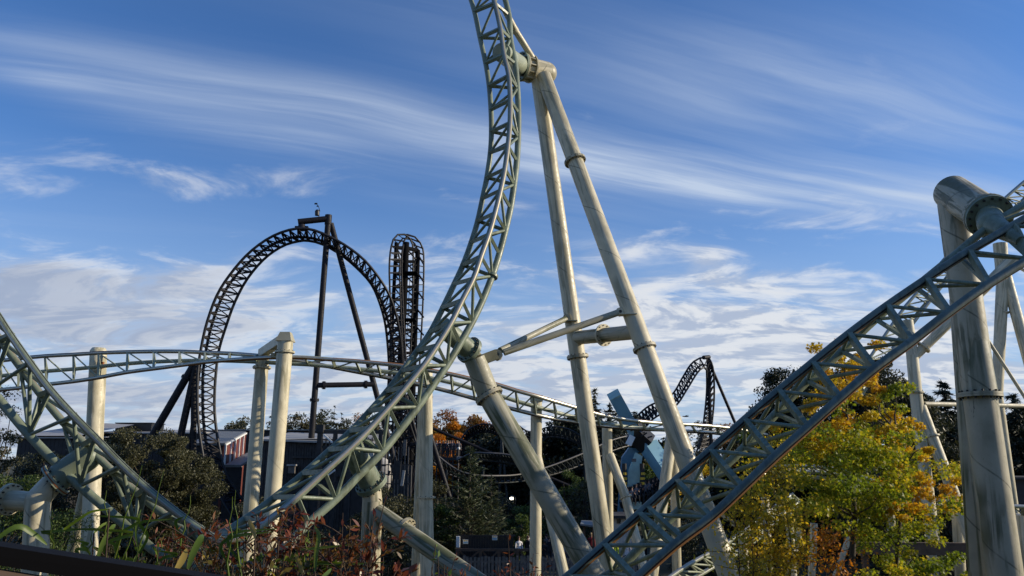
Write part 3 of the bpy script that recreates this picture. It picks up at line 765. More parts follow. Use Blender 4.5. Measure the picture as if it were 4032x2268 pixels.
# distant supports at the right
t = support('slim cream post splitting into two legs, left of the thick mast', Vector((px(3620,1800,31).x, 31, 0)))
a = px(3574,1262,31.5); m1 = px(3606,1545,31.3); q = foot(m1, px(3678,2170,31)-m1)
pole(t, [(a, W2(40,1350,31)), (px(3592,1400,31.4), W2(44,1400,31)), (m1, W2(46,1545,31)), (q, W2(52,2100,31))], 'cream_far')
add_flange(t, px(3604,1545,31.3), Vector((0,0,1)), W2(62,1545,31), 'cream_far', .03, 8)
u1 = px(3625,1600,31.3); u2 = px(3838,2165,30); pole(t, [(u1, W2(42,1600,31)), (foot(u1, u2-u1), W2(46,2100,30))], 'cream_far', 'brace_leg'); add_flange(t, px(3671,1718,31), u2-u1, W2(56,1718,31), 'cream_far', .03, 8)
u1 = px(3605,1400,31.4); u2 = px(3990,1020,30.5); pole(t, [(u1, W2(36,1400,31)), (u2, W2(44,1100,31))], 'cream_far', 'arm'); add_flange(t, px(3637,1368,31.3), u2-u1, W2(56,1368,31), 'cream_far', .03, 8)
t = support('far cream mast of two legs at the right edge beyond the thick mast', Vector((px(3970,1500,35).x, 35, 0)))
a = px(3938,960,35); q = foot(a, px(3932,1800,35)-a); pole(t, [(a, W2(50,1000,35)), (px(3948,1100,35), W2(44,1100,35)), (px(3926,1560,35), W2(40,1500,35)), (foot(px(3926,1560,35)), W2(30,1800,35))], 'cream_far'); add_flange(t, px(3948,1232,35), Vector((0,0,1)), W2(48,1232,35), 'cream_far', .03, 8)
u1 = px(3962,1090,35); u2 = px(4110,1640,34); pole(t, [(u1, W2(40,1100,35)), (foot(u1, u2-u1), W2(40,1800,34))], 'cream_far', 'brace_leg')
b = MB(); b.tube(px(3640,1590,31.2), px(4110,1600,34), W2(17,1590,33), None, 'cream_far', 12); b.build('tie_tube', t)
b = MB(); b.tube(px(3858,1290,33), px(4110,1680,34), W2(13,1400,33), None, 'cream_far', 10); b.build('tie_rod', t)
b = MB(); b.tube(px(3975,1030,35), px(4110,1000,34), W2(14,1030,35), None, 'cream_far', 10); b.tube(px(3990,1040,35), px(4110,1110,34), W2(12,1030,35), None, 'cream_far', 10); b.build('tie_rod', t)
low = [(3768,2000,3782,2268,40,31),(4015,2030,4030,2268,40,32),(3105,2010,3120,2230,30,30),(3370,2040,3310,2210,22,33),(3495,1900,3520,2200,32,33),(2925,2110,2932,2268,36,26),(3150,2080,3128,2170,26,32),(3205,2060,3200,2180,28,33),(3545,2080,3556,2230,32,34),(3012,1960,3030,2268,30,28)]
labs = ['short cream post right of the slim split-legged post', 'short cream post at the right edge of the frame', 'sunlit cream post glimpsed behind the yellow saplings', 'leaning cream post under the maple crown', 'cream post half hidden by the maple leaves, left of the slim split-legged post', 'cream post in shade beside the foot of the tall frame', 'leftmost of two leaning cream stubs under the maple', 'rightmost of two leaning cream stubs under the maple', 'cream post low in the maple leaves beside the timber rail', 'bright cream post among the sapling stems']
for (x0, y0, x1, y1, w, D), lb in zip(low, labs):
    a = px(x0, y0, D); q = foot(a, px(x1, y1, D)-a)
    t = support(lb, Vector((a.x, D, 0)), group='short cream posts behind the maple'); pole(t, [(a, W2(w, y0, D)), (q, W2(w, y1, D))], 'cream_far', n=16)

# ================================================================ black coaster
def mem5(i, n):
    return [('tie', 'B', i, 'A', i), ('tube', 'A', i, 'B', i+1), ('tube', 'B', i, 'A', i+1), ('tube', 'C', i, 'B', i), ('tube', 'C', i, 'A', i)]
def dense(ks, n):
    """resample a key list evenly along the picture path"""
    m = (len(ks)-1)*12; P = [cr(ks, i/12) for i in range(m+1)]
    d = [0]
    for i in range(1, m+1): d.append(d[-1]+math.hypot(P[i][0]-P[i-1][0], P[i][1]-P[i-1][1]))
    return [tuple(np.interp(d[-1]*k/(n-1), d, [p[c] for p in P]) for c in range(len(P[0]))) for k in range(n)]
# (outer x,y, inner x,y, spine x,y, depth)
ar = [(930,2060,1010,2030,960,2010,60),(868,1960,942,1950,890,1930,60),(812,1840,888,1862,840,1830,60),(790,1740,862,1755,812,1745,60),(779,1640,846,1640,800,1640,60),(777,1545,845,1545,798,1545,60),(779,1460,851,1460,800,1460,60),(792,1370,862,1378,812,1375,60),
      (814,1272,890,1285,834,1278,59.8),(853,1165,926,1186,872,1175,59.6),(905,1082,975,1096,920,1095,59.4),(978,998,1042,1018,1000,1015,59.2),(1060,937,1113,969,1078,960,59),(1140,905,1175,950,1150,935,59),(1205,900,1215,948,1205,935,59.2),(1268,918,1270,962,1265,948,59.5),
      (1347,958,1345,1005,1335,990,60),(1425,1015,1412,1062,1405,1050,60.6),(1482,1080,1464,1122,1460,1110,61.2),(1528,1152,1496,1196,1500,1180,62),(1558,1235,1516,1270,1525,1255,63),(1576,1325,1526,1350,1545,1335,64),(1584,1420,1532,1435,1552,1425,65),(1592,1530,1540,1540,1560,1530,66),
      (1606,1640,1556,1650,1580,1640,67),(1640,1750,1590,1765,1612,1750,68)]
ad = dense(ar, 74)
td, *_ = track('coaster_track', 'black coaster track arching over in a tall round inversion at the left', [a[:6] for a in ad], [a[6] for a in ad], 1.75, .115, .12, 'black_paint',
     members=mem5, tie_r=.06, br=.05, rail_n=10, sub=1, far=True, stripmat='steel_black', rustmat='steel_black', cdep=[.6]*74)
# supports of the arch
D = 60.5
t = support('black leaning two-legged frame holding the top of the black arch', Vector((px(1260,1800,D).x, D, 0)))
a = px(1293,858,D); v_ = foot(a, px(1219,1815,D)-a); pole(t, [(a, W2(23,1000,D)), (v_, W2(24,1800,D))], 'black_paint', 'leg', 20)
a2 = px(1303,880,D+.4); q = foot(a2, px(1600,1990,D+3)-a2); pole(t, [(a2, W2(22,1000,D)), (q, W2(22,1800,D+3))], 'black_paint', 'leg', 20)
b = MB(); b.tube(px(1173,874,D-.6), px(1296,861,D), W2(24,870,D), None, 'black_paint', 20); b.build('top_beam', t)
b = MB(); b.tube(a+Vector((0,0,-.6)), a+Vector((0,0,.25)), W2(27,870,D), None, 'black_paint', 20); b.build('cap', t)
b = MB(); b.tube(px(1188,885,D-.6), px(1188,906,D-.6), .28, .4, 'black_paint', 12); b.box(px(1188,896,D-.6), 1.1, .3, .2, 'black_paint'); b.build('hanger', t)
e1, e2 = px(1250,1517,D), px(1472,1513,D+1.6)
pole(t, [(e1, W2(21,1515,D)), (e2, W2(21,1515,D))], 'black_paint', 'cross_tube', 16)
for e in (px(1275,1517,D+.1), px(1440,1514,D+1.4)): add_flange(t, e, e2-e1, W2(32,1515,D), 'black_paint', .09, 8)
add_flange(t, px(1238,1575,D), a-v_, W2(36,1575,D), 'black_paint', .08, 8); add_flange(t, px(1285,957,D), a-v_, W2(32,957,D), 'black_paint', .07, 8); add_flange(t, px(1328,960,D+.7), a2-q, W2(30,960,D), 'black_paint', .07, 8)
# weather station on the beam
t = empty('weather_station', px(1256,862,D)+Vector((0,0,.2)), 'small wind vane and warning light on top of the black frame', 'weather station')
p0 = px(1256,866,D); b = MB(); b.tube(p0, px(1256,828,D), .045, None, 'steel_black', 8); b.tube(px(1260,832,D), px(1254,812,D), .03, None, 'steel_black', 6); b.build('mast', t)
b = MB(); b.tube(px(1249,848,D), px(1249,832,D), .2, None, 'steel_black', 12); b.tube(px(1249,832,D), px(1249,826,D), .2, .1, 'steel_black', 12); b.build('beacon', t)
b = MB(); b.tube(px(1254,812,D), px(1245,802,D), .035, .02, 'steel_black', 6); b.box(px(1244,802,D), .25, .03, .14, 'steel_black'); b.tube(px(1253,811,D), px(1247,813,D), .05, .05, 'steel_black', 6); b.build('vane', t)
# left props
t = support('black splayed tubes propping the left foot of the black arch', Vector((px(740,1800,61).x, 61, 0)))
for (x0, y0, x1, y1, w) in ((770,1425,612,1695,29), (772,1440,706,1740,27), (764,1440,762,1765,22), (790,1420,740,1800,12)):
    a = px(x0, y0, 61); q = foot(a, px(x1, y1, 61)-a); pole(t, [(a, W2(w, y0, 61)), (q, W2(w, y1, 61))], 'black_paint', 'leg', 16)
add_flange(t, px(734,1487,61), px(770,1425,61)-px(612,1695,61), W2(40,1487,61), 'black_paint', .1, 10)
# ---- vertical lift tower
D = 74
tw = [(1551,1500,1606,1500),(1543,1400,1597,1400),(1540,1300,1591,1300),(1537,1200,1586,1200),(1534,1110,1583,1110),(1533,1060,1581,1060),(1535,1010,1582,1010),(1542,965,1586,975),(1553,935,1594,940),(1572,922,1612,922),
      (1598,925,1640,938),(1618,945,1658,962),(1626,975,1667,990),(1627,1030,1669,1040),(1626,1110,1668,1110),(1624,1200,1665,1200),(1620,1300,1660,1300),(1615,1400,1654,1400),(1610,1500,1650,1500),(1606,1620,1645,1620),(1600,1760,1640,1760)]
tk_ = []
for i, k in enumerate(tw):
    s = min(max((i-6)/6, 0), 1); tk_.append((k[0], k[1], k[2], k[3], (k[0]+k[2])/2+(16 if i < 7 else (-14 if i > 12 else 0)), (k[1]+k[3])/2+(0 if i < 6 or i > 12 else 14), D+3.0*s))
td2 = dense(tk_, 56)
def mem6(i, n): return [('tie', 'B', i, 'A', i), ('tube', 'C', i, 'B', i)]
track('coaster_track', 'narrow black track going straight up and over the top of the dark lift tower', [a[:6] for a in td2], [a[6] for a in td2], 1.45, .10, .09, 'black_paint', members=mem6, tie_r=.055, br=.045, rail_n=10, sub=1, stripmat='steel_black', cdep=[.3]*56)
simple('tower_black', (.006, .006, .007), .9, .2, 4, spec=.1)
t = empty('lift_tower', Vector((px(1600,1700,76).x, 76, 0)), 'dark steel lift tower with ladder and platforms inside the vertical track', 'tower')
colsx = [((1560,955),(1538,1404),14,75),((1599,955),(1580,1404),26,76),((1645,985),(1630,1404),20,77.5),((1575,1300),(1560,1700),10,78)]
cl = []
for (p, q, w, DD) in colsx:
    a = px(p[0], p[1], DD); c_ = foot(a, px(q[0], q[1], DD)-a); pole(t, [(a, W2(w, 1200, DD)), (c_, W2(w*1.3, 1400, DD))], 'tower_black', 'column', 14); cl.append((a, c_))
levels = [975, 1030, 1080, 1130, 1180, 1222, 1262, 1300, 1340, 1390, 1440, 1490, 1540, 1600]
nodes = [[at_y(a, c_, y) for (a, c_) in cl[:3]] for y in levels]
for j, nd in enumerate(nodes):
    for i in range(3):
        bar('cross_beam', t, nd[i], nd[(i+1) % 3], .15, 'tower_black', 'box')
        if j+1 < len(nodes): bar('brace', t, nd[i], nodes[j+1][(i+1) % 3], .075, 'tower_black', 'tube', 8)
    if j in (2, 6, 10):
        b = MB(); c = (nd[0]+nd[1]+nd[2])/3; b.box(c+Vector((.5,-.3,.0)), 1.7, 1.6, .12, 'tower_black'); b.build('platform', t)
la, lb = px(1626,1030,76.2), px(1606,1420,76.2); lf = foot(la, lb-la)
b = MB(); dx = Vector((.24,0,0))
for s in (-1, 1): b.tube(la+dx*s, lf+dx*s, .035, None, 'black_paint', 6)
for i in range(int((la-lf).length/.45)):
    c = la.lerp(lf, i*.45/(la-lf).length); b.tube(c-dx, c+dx, .022, None, 'black_paint', 5)
b.build('ladder', t)
for k in range(5):
    a = px(1668+k*0, 1040+k*70, 77); bar('bracket', t, a, at_y(*cl[2], 1000+k*70), .07, 'black_paint', 'box')
# splayed legs at the tower's foot
t = support('long black props splaying out below the dark lift tower', Vector((px(1700,1900,64).x, 64, 0)))
for (x0, y0, x1, y1, w, DD) in ((1690,1700,1818,2112,20,64),(1600,1560,1660,1800,14,68),(1480,1540,1625,2020,0,0),(1660,1780,1585,2070,14,66),(1545,1620,1640,1660,12,70),(1700,1560,1600,1980,11,69)):
    if not w: continue
    a = px(x0, y0, DD); q = foot(a, px(x1, y1, DD)-a); pole(t, [(a, W2(w, y0, DD)), (q, W2(w, y1, DD))], 'black_paint', 'leg', 14)
# trestle maze at the foot of the tower
t = empty('steel_trestle', Vector((px(1600,1750,72).x, 72, 0)), 'dark tangle of lattice steelwork at the foot of the lift tower', 'trestle')
rs = random.Random(3)
gx = [1520, 1550, 1580, 1612, 1642, 1672]; gy = [1560, 1610, 1660, 1710, 1760, 1810, 1860, 1920]
for x in gx: bar('post', t, px(x, 1555, 72), foot(px(x, 1900, 72)), .09, 'black_paint', 'box')
for y in gy:
    bar('rail', t, px(gx[0], y, 72), px(gx[-1], y+rs.uniform(-8, 8), 72+rs.uniform(-1, 1)), .08, 'black_paint', 'box')
    for i in range(len(gx)-1):
        if y < gy[-1]: bar('brace', t, px(gx[i], y, 72), px(gx[i+1], y+50, 72.5), .05, 'black_paint', 'tube', 8)
        if y < gy[-1] and rs.random() < .7: bar('brace', t, px(gx[i+1], y, 73.5), px(gx[i], y+50, 73.5), .05, 'black_paint', 'tube', 8)
# ---- distant black hill at right
h = [(2420,1760,2400,1700,2420,1700,98),(2500,1730,2480,1662,2500,1690,98),(2571,1650,2553,1600,2575,1620,98),(2658,1600,2640,1560,2650,1590,98),(2705,1533,2688,1486,2700,1520,98),(2744,1470,2718,1438,2735,1462,98),(2768,1447,2748,1413,2760,1436,98.5),(2781,1452,2781,1407,2780,1436,99.5),
     (2783,1486,2800,1424,2790,1460,100.5),(2783,1530,2810,1470,2796,1505,101),(2779,1590,2812,1560,2795,1580,101),(2772,1650,2806,1640,2790,1648,101),(2762,1720,2796,1710,2778,1715,101),(2735,1800,2775,1790,2755,1795,101)]
hd = dense(h, 50)
track('coaster_track', 'distant black coaster hill peaking over the treetops at the right', [a[:6] for a in hd], [a[6] for a in hd], 2.1, .13, .12, 'black_paint', members=mem5, tie_r=.08, br=.065, rail_n=8, sub=1, stripmat='steel_black', cdep=[.5]*50)
t = support('black two-legged prop under the peak of the distant black hill', Vector((px(2800,1700,101).x, 101, 0)))
for (x0, y0, x1, y1, w) in ((2787,1404,2798,1690,13),(2790,1420,2890,1655,12)):
    a = px(x0, y0, 101); q = foot(a, px(x1, y1, 101)-a); pole(t, [(a, W2(w, y0, 101)), (q, W2(w, y1, 101))], 'black_paint', 'leg', 12)
b = MB(); b.tube(px(2770,1408,100), px(2792,1406,101), W2(16,1400,101), None, 'black_paint', 12); b.build('cap', t)
# ---- dark track in the hollow: arch, and two flat swoops
sw = [(1690,1760,1690,1800,1690,1790,66),(1730,1800,1735,1850,1728,1830,66),(1800,1850,1800,1880,1798,1872,66),(1870,1870,1870,1895,1868,1890,66),(1950,1874,1950,1898,1948,1900,67),(2050,1868,2060,1888,2052,1895,69),(2160,1838,2170,1870,2160,1868,71),(2280,1792,2290,1830,2280,1822,73),(2420,1730,2430,1768,2420,1760,76),(2560,1700,2570,1735,2560,1725,80)]
track('coaster_track', 'dark steel track swooping low through the hollow behind the young pine', [a[:6] for a in dense(sw, 46)], [a[6] for a in dense(sw, 46)], 1.6, .09, .08, 'dark_teal_paint', members=mem5, tie_r=.05, br=.04, rail_n=8, sub=1, stripmat='rail_dull', cdep=[.4]*46)
sw = [(1800,1812,1800,1800,1800,1820,70),(1860,1785,1862,1805,1860,1812,69),(1920,1785,1935,1816,1925,1815,68),(1980,1788,2000,1826,1985,1820,68),(2040,1800,2050,1838,2040,1832,68),(2110,1826,2110,1870,2105,1860,69)]
track('coaster_track', 'dark steel track curving level above the low swoop behind the young pine', [a[:6] for a in dense(sw, 28)], [a[6] for a in dense(sw, 28)], 1.6, .09, .08, 'dark_teal_paint', members=mem5, tie_r=.05, br=.04, rail_n=8, sub=1, stripmat='rail_dull', cdep=[.4]*28)
sw = [(1800,1790,1818,1792,1810,1800,86),(1818,1728,1836,1742,1830,1748,86),(1850,1688,1862,1708,1860,1715,86),(1905,1670,1908,1692,1906,1700,86),(1960,1686,1955,1706,1955,1712,86),(2005,1730,1992,1744,1992,1750,86),(2030,1800,2012,1804,2012,1805,86)]
track('coaster_track', 'faint black track arch against the dark trees left of the slanted pipe', [a[:6] for a in dense(sw, 30)], [a[6] for a in dense(sw, 30)], 1.6, .1, .1, 'black_paint', members=mem5, tie_r=.06, br=.05, rail_n=8, sub=1, stripmat='steel_black', cdep=[.4]*30)
sw = [(1985,1620,1985,1640,1985,1640,84),(2080,1700,2080,1730,2080,1720,84),(2170,1680,2175,1720,2170,1710,84),(2260,1700,2270,1745,2260,1735,84),(2360,1790,2365,1830,2360,1815,84),(2420,1880,2420,1920,2420,1900,84)]
track('coaster_track', 'black track in deep shade under the trees behind the two-legged frame', [a[:6] for a in dense(sw, 30)], [a[6] for a in dense(sw, 30)], 1.6, .09, .09, 'dark_teal_paint', members=mem5, tie_r=.05, br=.045, rail_n=8, sub=1, stripmat='steel_black', cdep=[.4]*30)
t = support('thin black props under the swooping track in the hollow', Vector((px(1990,1900,69).x, 69, 0)))
for (x, y, x1, y1, D) in ((1975,1725,1965,1960,70),(1975,1725,1995,1960,70),(1905,1830,1890,2000,68),(2300,1800,2310,1990,74),(1760,1850,1750,2000,66)):
    a = px(x, y, D); q = foot(a, px(x1, y1, D)-a); pole(t, [(a, .11), (q, .12)], 'dark_teal_paint', 'leg', 10)

# ================================================================ buildings and things in the middle distance
simple('dark_cladding', (.030, .029, .030), .8, .35, 2.5, bump=.2)
simple('dark_wood', (.040, .038, .036), .85, .45, 3, bump=.3)
simple('brown_wood', (.11, .07, .045), .85, .45, 4, bump=.3)
simple('grey_wood', (.16, .14, .12), .85, .4, 5, bump=.3)
simple('roof_pale', (.34, .33, .31), .6, .15, 1.2)
simple('roof_grey', (.19, .20, .205), .5, .15, 1.5, metal=.3)
simple('red_sheet', (.14, .036, .024), .6, .3, 1.5)
simple('white_paint', (.78, .78, .74), .6, .12, 2)
simple('pale_rock', (.50, .47, .42), .9, .25, 1.2, bump=.6)
simple('ride_blue', (.20, .40, .50), .45, .14, 1.2)
simple('ride_blue_dark', (.10, .24, .34), .45, .2, 1.2)
simple('ride_mint', (.36, .52, .46), .5, .2, 1.5)
simple('ride_pink', (.60, .50, .50), .5, .3, 4)
simple('ride_black', (.012, .012, .013), .5, .3, 3)
simple('hazard_yellow', (.75, .45, .03), .5, .1, 3)
simple('glass_dark', (.02, .025, .03), .1, .1, 1)
m, nt, bs = new_mat('lamp_glow'); bs.inputs['Emission Color'].default_value = (1, .93, .78, 1); bs.inputs['Emission Strength'].default_value = 9; bs.inputs['Base Color'].default_value = (.9, .9, .8, 1)

def quad_slab(b, P, th, mat):
    """a flat plate through four corner points, given thickness"""
    P = [Vector(p) for p in P]; n = (P[1]-P[0]).cross(P[3]-P[0]).normalized()*th
    vs = [p for p in P]+[p-n for p in P]
    b.add(vs, [[0,1,2,3],[7,6,5,4]]+[[i, 4+i, 4+(i+1)%4, (i+1)%4] for i in range(4)], mat, None, False)
def ribs(parent, P00, P10, P11, P01, n, w, h, mat, name='roof_sheet'):
    """n raised standing seams running from edge P00-P10 to P01-P11"""
    for i in range(n):
        t_ = (i+.5)/n; a = P00.lerp(P10, t_); c = P01.lerp(P11, t_)
        nn = (P10-P00).cross(P01-P00).normalized(); nn = nn if nn.z > 0 else -nn
        bar(name, parent, a+nn*h*.5, c+nn*h*.5, w, mat, 'box', r2=h, up=nn.cross(c-a).normalized())
def simple_building(name, label, x0, x1, ytop, D, depth, wall, roof, over=.3, cat='building', rise=.6, panels=0):
    a, c = px(x0, ytop, D), px(x1, ytop, D)
    t = empty(name, Vector(((a.x+c.x)/2, D, 0)), label, cat)
    h_ = a.z; b = MB(); b.box(((a.x+c.x)/2, D+depth/2, h_/2), c.x-a.x, depth, h_, wall); b.build('wall', t)
    b = MB(); quad_slab(b, [Vector((a.x-over, D-over, h_+.02)), Vector((c.x+over, D-over, h_+.02)), Vector((c.x+over, D+depth+over, h_+rise)), Vector((a.x-over, D+depth+over, h_+rise))], .12, roof); b.build('roof', t)
    for i in range(panels):
        X = a.x+(c.x-a.x)*(i+.5)/panels
        bar('cladding_panel', t, Vector((X, D-.03, .1)), Vector((X, D-.03, h_-.15-.1*(i % 2))), (c.x-a.x)/panels*.47, wall, 'box', r2=.03, up=Vector((1, 0, 0)))
    return t
t = simple_building('shed', 'dark gabled shed with pale roof at the far left behind the dipping track', 75, 300, 1722, 72, 14, 'dark_cladding', 'roof_pale', panels=14)
a, c = px(75, 1716, 71.8), px(300, 1716, 71.8); ap = px(120, 1682, 76)
b = MB(); b.add([Vector((a.x-.3, 71.6, a.z)), Vector((c.x+.3, 71.6, c.z)), Vector((c.x+.3, 82, c.z+1.5)), Vector((a.x+1.6, 82, a.z+1.7)), Vector((a.x-.3, 82, a.z))], [[0,1,2,3],[0,3,4]], 'roof_pale', None, False); b.build('roof_slope', t)
simple_building('warehouse', 'long low dark warehouse with pale roof edge behind the big shrub', 300, 790, 1704, 78, 16, 'dark_cladding', 'roof_pale', panels=22, rise=.9)
b = MB(); c = px(552, 1686, 84); b.box(c, 3.9, 3, .9, 'ride_black'); b.box(c+Vector((0,0,.5)), 4.1, 3.2, .1, 'steel_black'); o = b.build('roof_plant'); o.parent = None
tag(o, 'black box plant unit on the pale warehouse roof', 'plant unit')
# red barn
D = 64
t = empty('red_barn', Vector((px(880,1800,D).x, D, 0)), 'dark barn with corrugated grey roof and dull red sheet end wall', 'building')
r0, r1, r2, r3 = px(752,1748,D), px(886,1748,D), px(968,1702,D+7), px(838,1700,D+7)
b = MB(); quad_slab(b, [r0, r1, r2, r3], .12, 'roof_grey'); b.build('roof', t)
ribs(t, r0, r1, r2, r3, 26, .045, .05, 'roof_grey')
b = MB(); quad_slab(b, [Vector((r0.x,D+.3,0)), Vector((r1.x,D+.3,0)), Vector((r1.x,D+.3,r1.z-.1)), Vector((r0.x,D+.3,r0.z-.1))], .2, 'dark_cladding'); b.build('wall', t)
q0, q1 = px(888,1752,D+.2), px(970,1706,D+7)
b = MB(); quad_slab(b, [Vector((q0.x,q0.y,0)), Vector((q1.x,q1.y,0)), q1, q0], .2, 'red_sheet'); b.build('end_wall', t)
for k in (0.0, .24, .44, .64, .84):
    p = q0.lerp(q1, k); bar('trim', t, Vector((p.x+.08, p.y-.12, 4.5)), p+Vector((.08,-.12,-.02)), .07, 'white_paint', 'box', r2=.05)
bar('trim', t, q0+Vector((.05,-.15,0)), q1+Vector((.05,-.15,0)), .07, 'white_paint', 'box')
s0, s1, s2, s3 = px(884,1834,D-1), px(948,1834,D-1), px(1030,1782,D+6), px(972,1786,D+6)
b = MB(); quad_slab(b, [s0, s1, s2, s3], .12, 'roof_grey'); b.build('lean_to_roof', t); ribs(t, s0, s1, s2, s3, 12, .04, .05, 'roof_grey')
b = MB(); quad_slab(b, [Vector((s0.x,D-.8,0)), Vector((s1.x,D-.8,0)), Vector((s1.x,D-.8,s1.z-.1)), Vector((s0.x,D-.8,s0.z-.1))], .2, 'dark_cladding'); b.build('lean_to_wall', t)
simple_building('flat_roofed_hall', 'wide dark hall with flat parapet behind the red barn', 850, 1380, 1692, 84, 16, 'dark_cladding', 'roof_grey', rise=.05, panels=24)
# timber clad shed between the twin posts and the climbing track
D = 58
t = empty('timber_shed', Vector((px(1200,1800,D).x, D, 0)), 'black timber clad shed with a pale roof edge right of the twin posts', 'building')
a, c = px(1018, 1728, D), px(1460, 1738, D)
b = MB(); b.box(((a.x+c.x)/2, D+4, a.z/2), c.x-a.x, 7.6, a.z, 'dark_wood'); b.build('wall', t)
b = MB(); quad_slab(b, [Vector((a.x-.3,D-.3,a.z)), Vector((c.x+.3,D-.3,a.z-.3)), Vector((c.x+.3,D+9,a.z+.5)), Vector((a.x-.3,D+9,a.z+.8))], .14, 'roof_pale'); b.build('roof', t)
npl = 44
for i in range(npl):
    X = a.x+(c.x-a.x)*(i+.5)/npl; zt = a.z-.15-.3*(i/npl)
    bar('plank', t, Vector((X, D+.12-.02*(i % 3), .1)), Vector((X, D+.12-.02*(i % 3), zt-.12*random.random())), (c.x-a.x)/npl*.44, 'dark_wood', 'box', r2=.035, up=Vector((1,0,0)))
for z in (1800, 1870, 1940): bar('batten', t, px(1150, z, D-.05), px(1450, z+6, D-.05), .06, 'dark_wood', 'box')
b = MB(); c = px(1150, 1850, D-.3); b.box(c, .5, .4, .5, 'grey_wood'); b.box(c+Vector((0,0,.35)), .7, .6, .12, 'roof_pale'); b.build('wall_lantern', t)
# gaunt timber gantry
D = 52
t = empty('timber_gantry', Vector((px(1350,1800,D).x, D, 0)), 'weathered post and beam gantry with pale struts behind the climbing track', 'gantry')
for x, w in ((1262, .16), (1322, .13), (1380, .13), (1440, .13), (1500, .13)): bar('post', t, Vector((px(x,1690,D).x, D, -.1)), px(x, 1692, D), w, 'dark_wood', 'box')
for y in (1700, 1760, 1830, 1900): bar('beam', t, px(1250, y, D), px(1520, y+2, D), .12 if y == 1700 else .07, 'dark_wood', 'box')
b = MB(); b.box(px(1262,1688,D), .5, .5, .55, 'dark_wood'); b.build('post_head', t)
for i, (x0,y0,x1,y1) in enumerate([(1275,1712,1310,1742),(1328,1745,1375,1712),(1330,1800,1378,1770),(1385,1712,1430,1745),(1270,1800,1320,1830),(1400,1850,1440,1800),(1280,1880,1320,1850)]):
    bar('strut', t, px(x0,y0,D-.3), px(x1,y1,D-.3), .05, 'grey_wood' if i % 2 else 'white_paint', 'box')
for i in range(16): bar('baluster', t, px(1270+i*14, 1722, D+.3), px(1270+i*14, 1760, D+.3), .035, 'grey_wood', 'box')
D = 54
t = empty('scenery_wall', Vector((px(1500,1850,D).x, D, 0)), 'pale broken scenery panels and white frames seen through the climbing track', 'scenery')
rs = random.Random(11)
for i in range(20):
    x, y = rs.uniform(1395, 1600), rs.uniform(1745, 1950); D_ = D+rs.uniform(-1, 1)
    w, h_ = rs.uniform(.12, .5), rs.uniform(.3, 1.3)
    c = px(x, y, D_); bar('panel', t, c, c+Vector((rs.uniform(-.15,.15), 0, h_)), w/2, rs.choice(['white_paint', 'pale_rock', 'grey_wood', 'dark_wood', 'dark_wood']), 'box', r2=.05, up=Vector((1,0,0)))
for i in range(9):
    x = 1505+i*13; bar('upright', t, px(x, 1760, 56), foot(px(x, 1980, 56)), .035, 'grey_wood' if i % 3 else 'dark_wood', 'box')
for y in (1830, 1868, 1905): bar('rail', t, px(1500, y, 56), px(1612, y, 56), .04, 'dark_wood', 'box')
b = MB(); b.sphere(px(1500,1880,58), 1.0, 'pale_rock', 14, 10, (1,.6,1.5)); b.build('rock', t)
b = MB(); b.box(px(1500,1980,58), 4.5, .5, 5.5, 'dark_wood'); b.build('backing', t)
# station deck with the waiting crowd
D = 80
t = empty('station_deck', Vector((px(1760,1800,D).x, D, 0)), 'small dark station deck with balustrade below the orange tree', 'platform')
b = MB(); a, c = px(1700,1800,D), px(1806,1800,D); b.box(((a.x+c.x)/2, D+1.5, a.z-.15), c.x-a.x, 4, .3, 'dark_wood'); b.build('deck', t)
for i in range(6):
    X = a.x+(c.x-a.x)*i/5; bar('post', t, Vector((X, D-.4, -.1)), Vector((X, D-.4, a.z+1.1)), .07, 'dark_wood', 'box')
for z in (.4, .75, 1.1): bar('rail', t, Vector((a.x,D-.45,a.z+z)), Vector((c.x,D-.45,a.z+z)), .04, 'dark_wood', 'box')
bar('rail', t, px(1700,1830,D), px(1806,1830,D), .07, 'grey_wood', 'box'); DECKZ = a.z; DECKX = (a.x, c.x)
# walkway parapet, notices, lamp
D = 47.2
t = empty('boarded_parapet', Vector((px(1950,2150,D).x, D, 0)), 'long black boarded parapet of the raised walkway beyond the picket fence', 'wall')
a, c = px(1805, 2112, D), px(2022, 2112, D); zt = a.z
for i in range(22):
    X = a.x+(c.x-a.x)*(i+.5)/22; bar('board', t, Vector((X, D, 0)), Vector((X, D, zt-.03*(i % 2))), (c.x-a.x)/22*.48, 'ride_black', 'box', r2=.04, up=Vector((1,0,0)))
bar('cap_rail', t, Vector((a.x-.1, D-.02, zt+.03)), Vector((c.x+.1, D-.02, zt+.03)), .05, 'ride_black', 'box')
for nm, x, y in (('leftmost of the two small white notices fixed to the black parapet', 1833, 2133), ('rightmost of the two small white notices fixed to the black parapet', 1948, 2118)):
    c = px(x, y, D-.12); t = empty('notice_sign', c, nm, 'sign')
    b = MB(); b.box(c, .31, .02, .25, 'white_paint'); b.build('board', t)
    b = MB(); b.box(c+Vector((0,-.014,-.05)), .27, .006, .09, 'ride_blue'); b.build('blue_panel', t)
    b = MB(); b.box(c+Vector((-.07,-.014,.06)), .09, .006, .07, 'hazard_yellow'); b.box(c+Vector((.06,-.014,.06)), .12, .006, .05, 'hazard_yellow'); b.build('yellow_symbol', t)
t = empty('marker_post', Vector((px(1804,2130,D-.4).x, D-.4, 0)), 'short square white topped post at the left end of the parapet', 'post')
bar('post', t, Vector((px(1804,2140,D-.4).x, D-.4, -.1)), px(1804,2112,D-.4)-Vector((0,0,.62)), .07, 'dark_wood', 'box'); bar('white_top', t, px(1804,2112,D-.4)-Vector((0,0,.62)), px(1804,2112,D-.4), .11, 'white_paint', 'box')
D = 60
t = empty('street_lamp', Vector((px(2030,2000,D).x, D, 0)), 'lit lamp on a slim pole glowing against the dark trees', 'lamp')
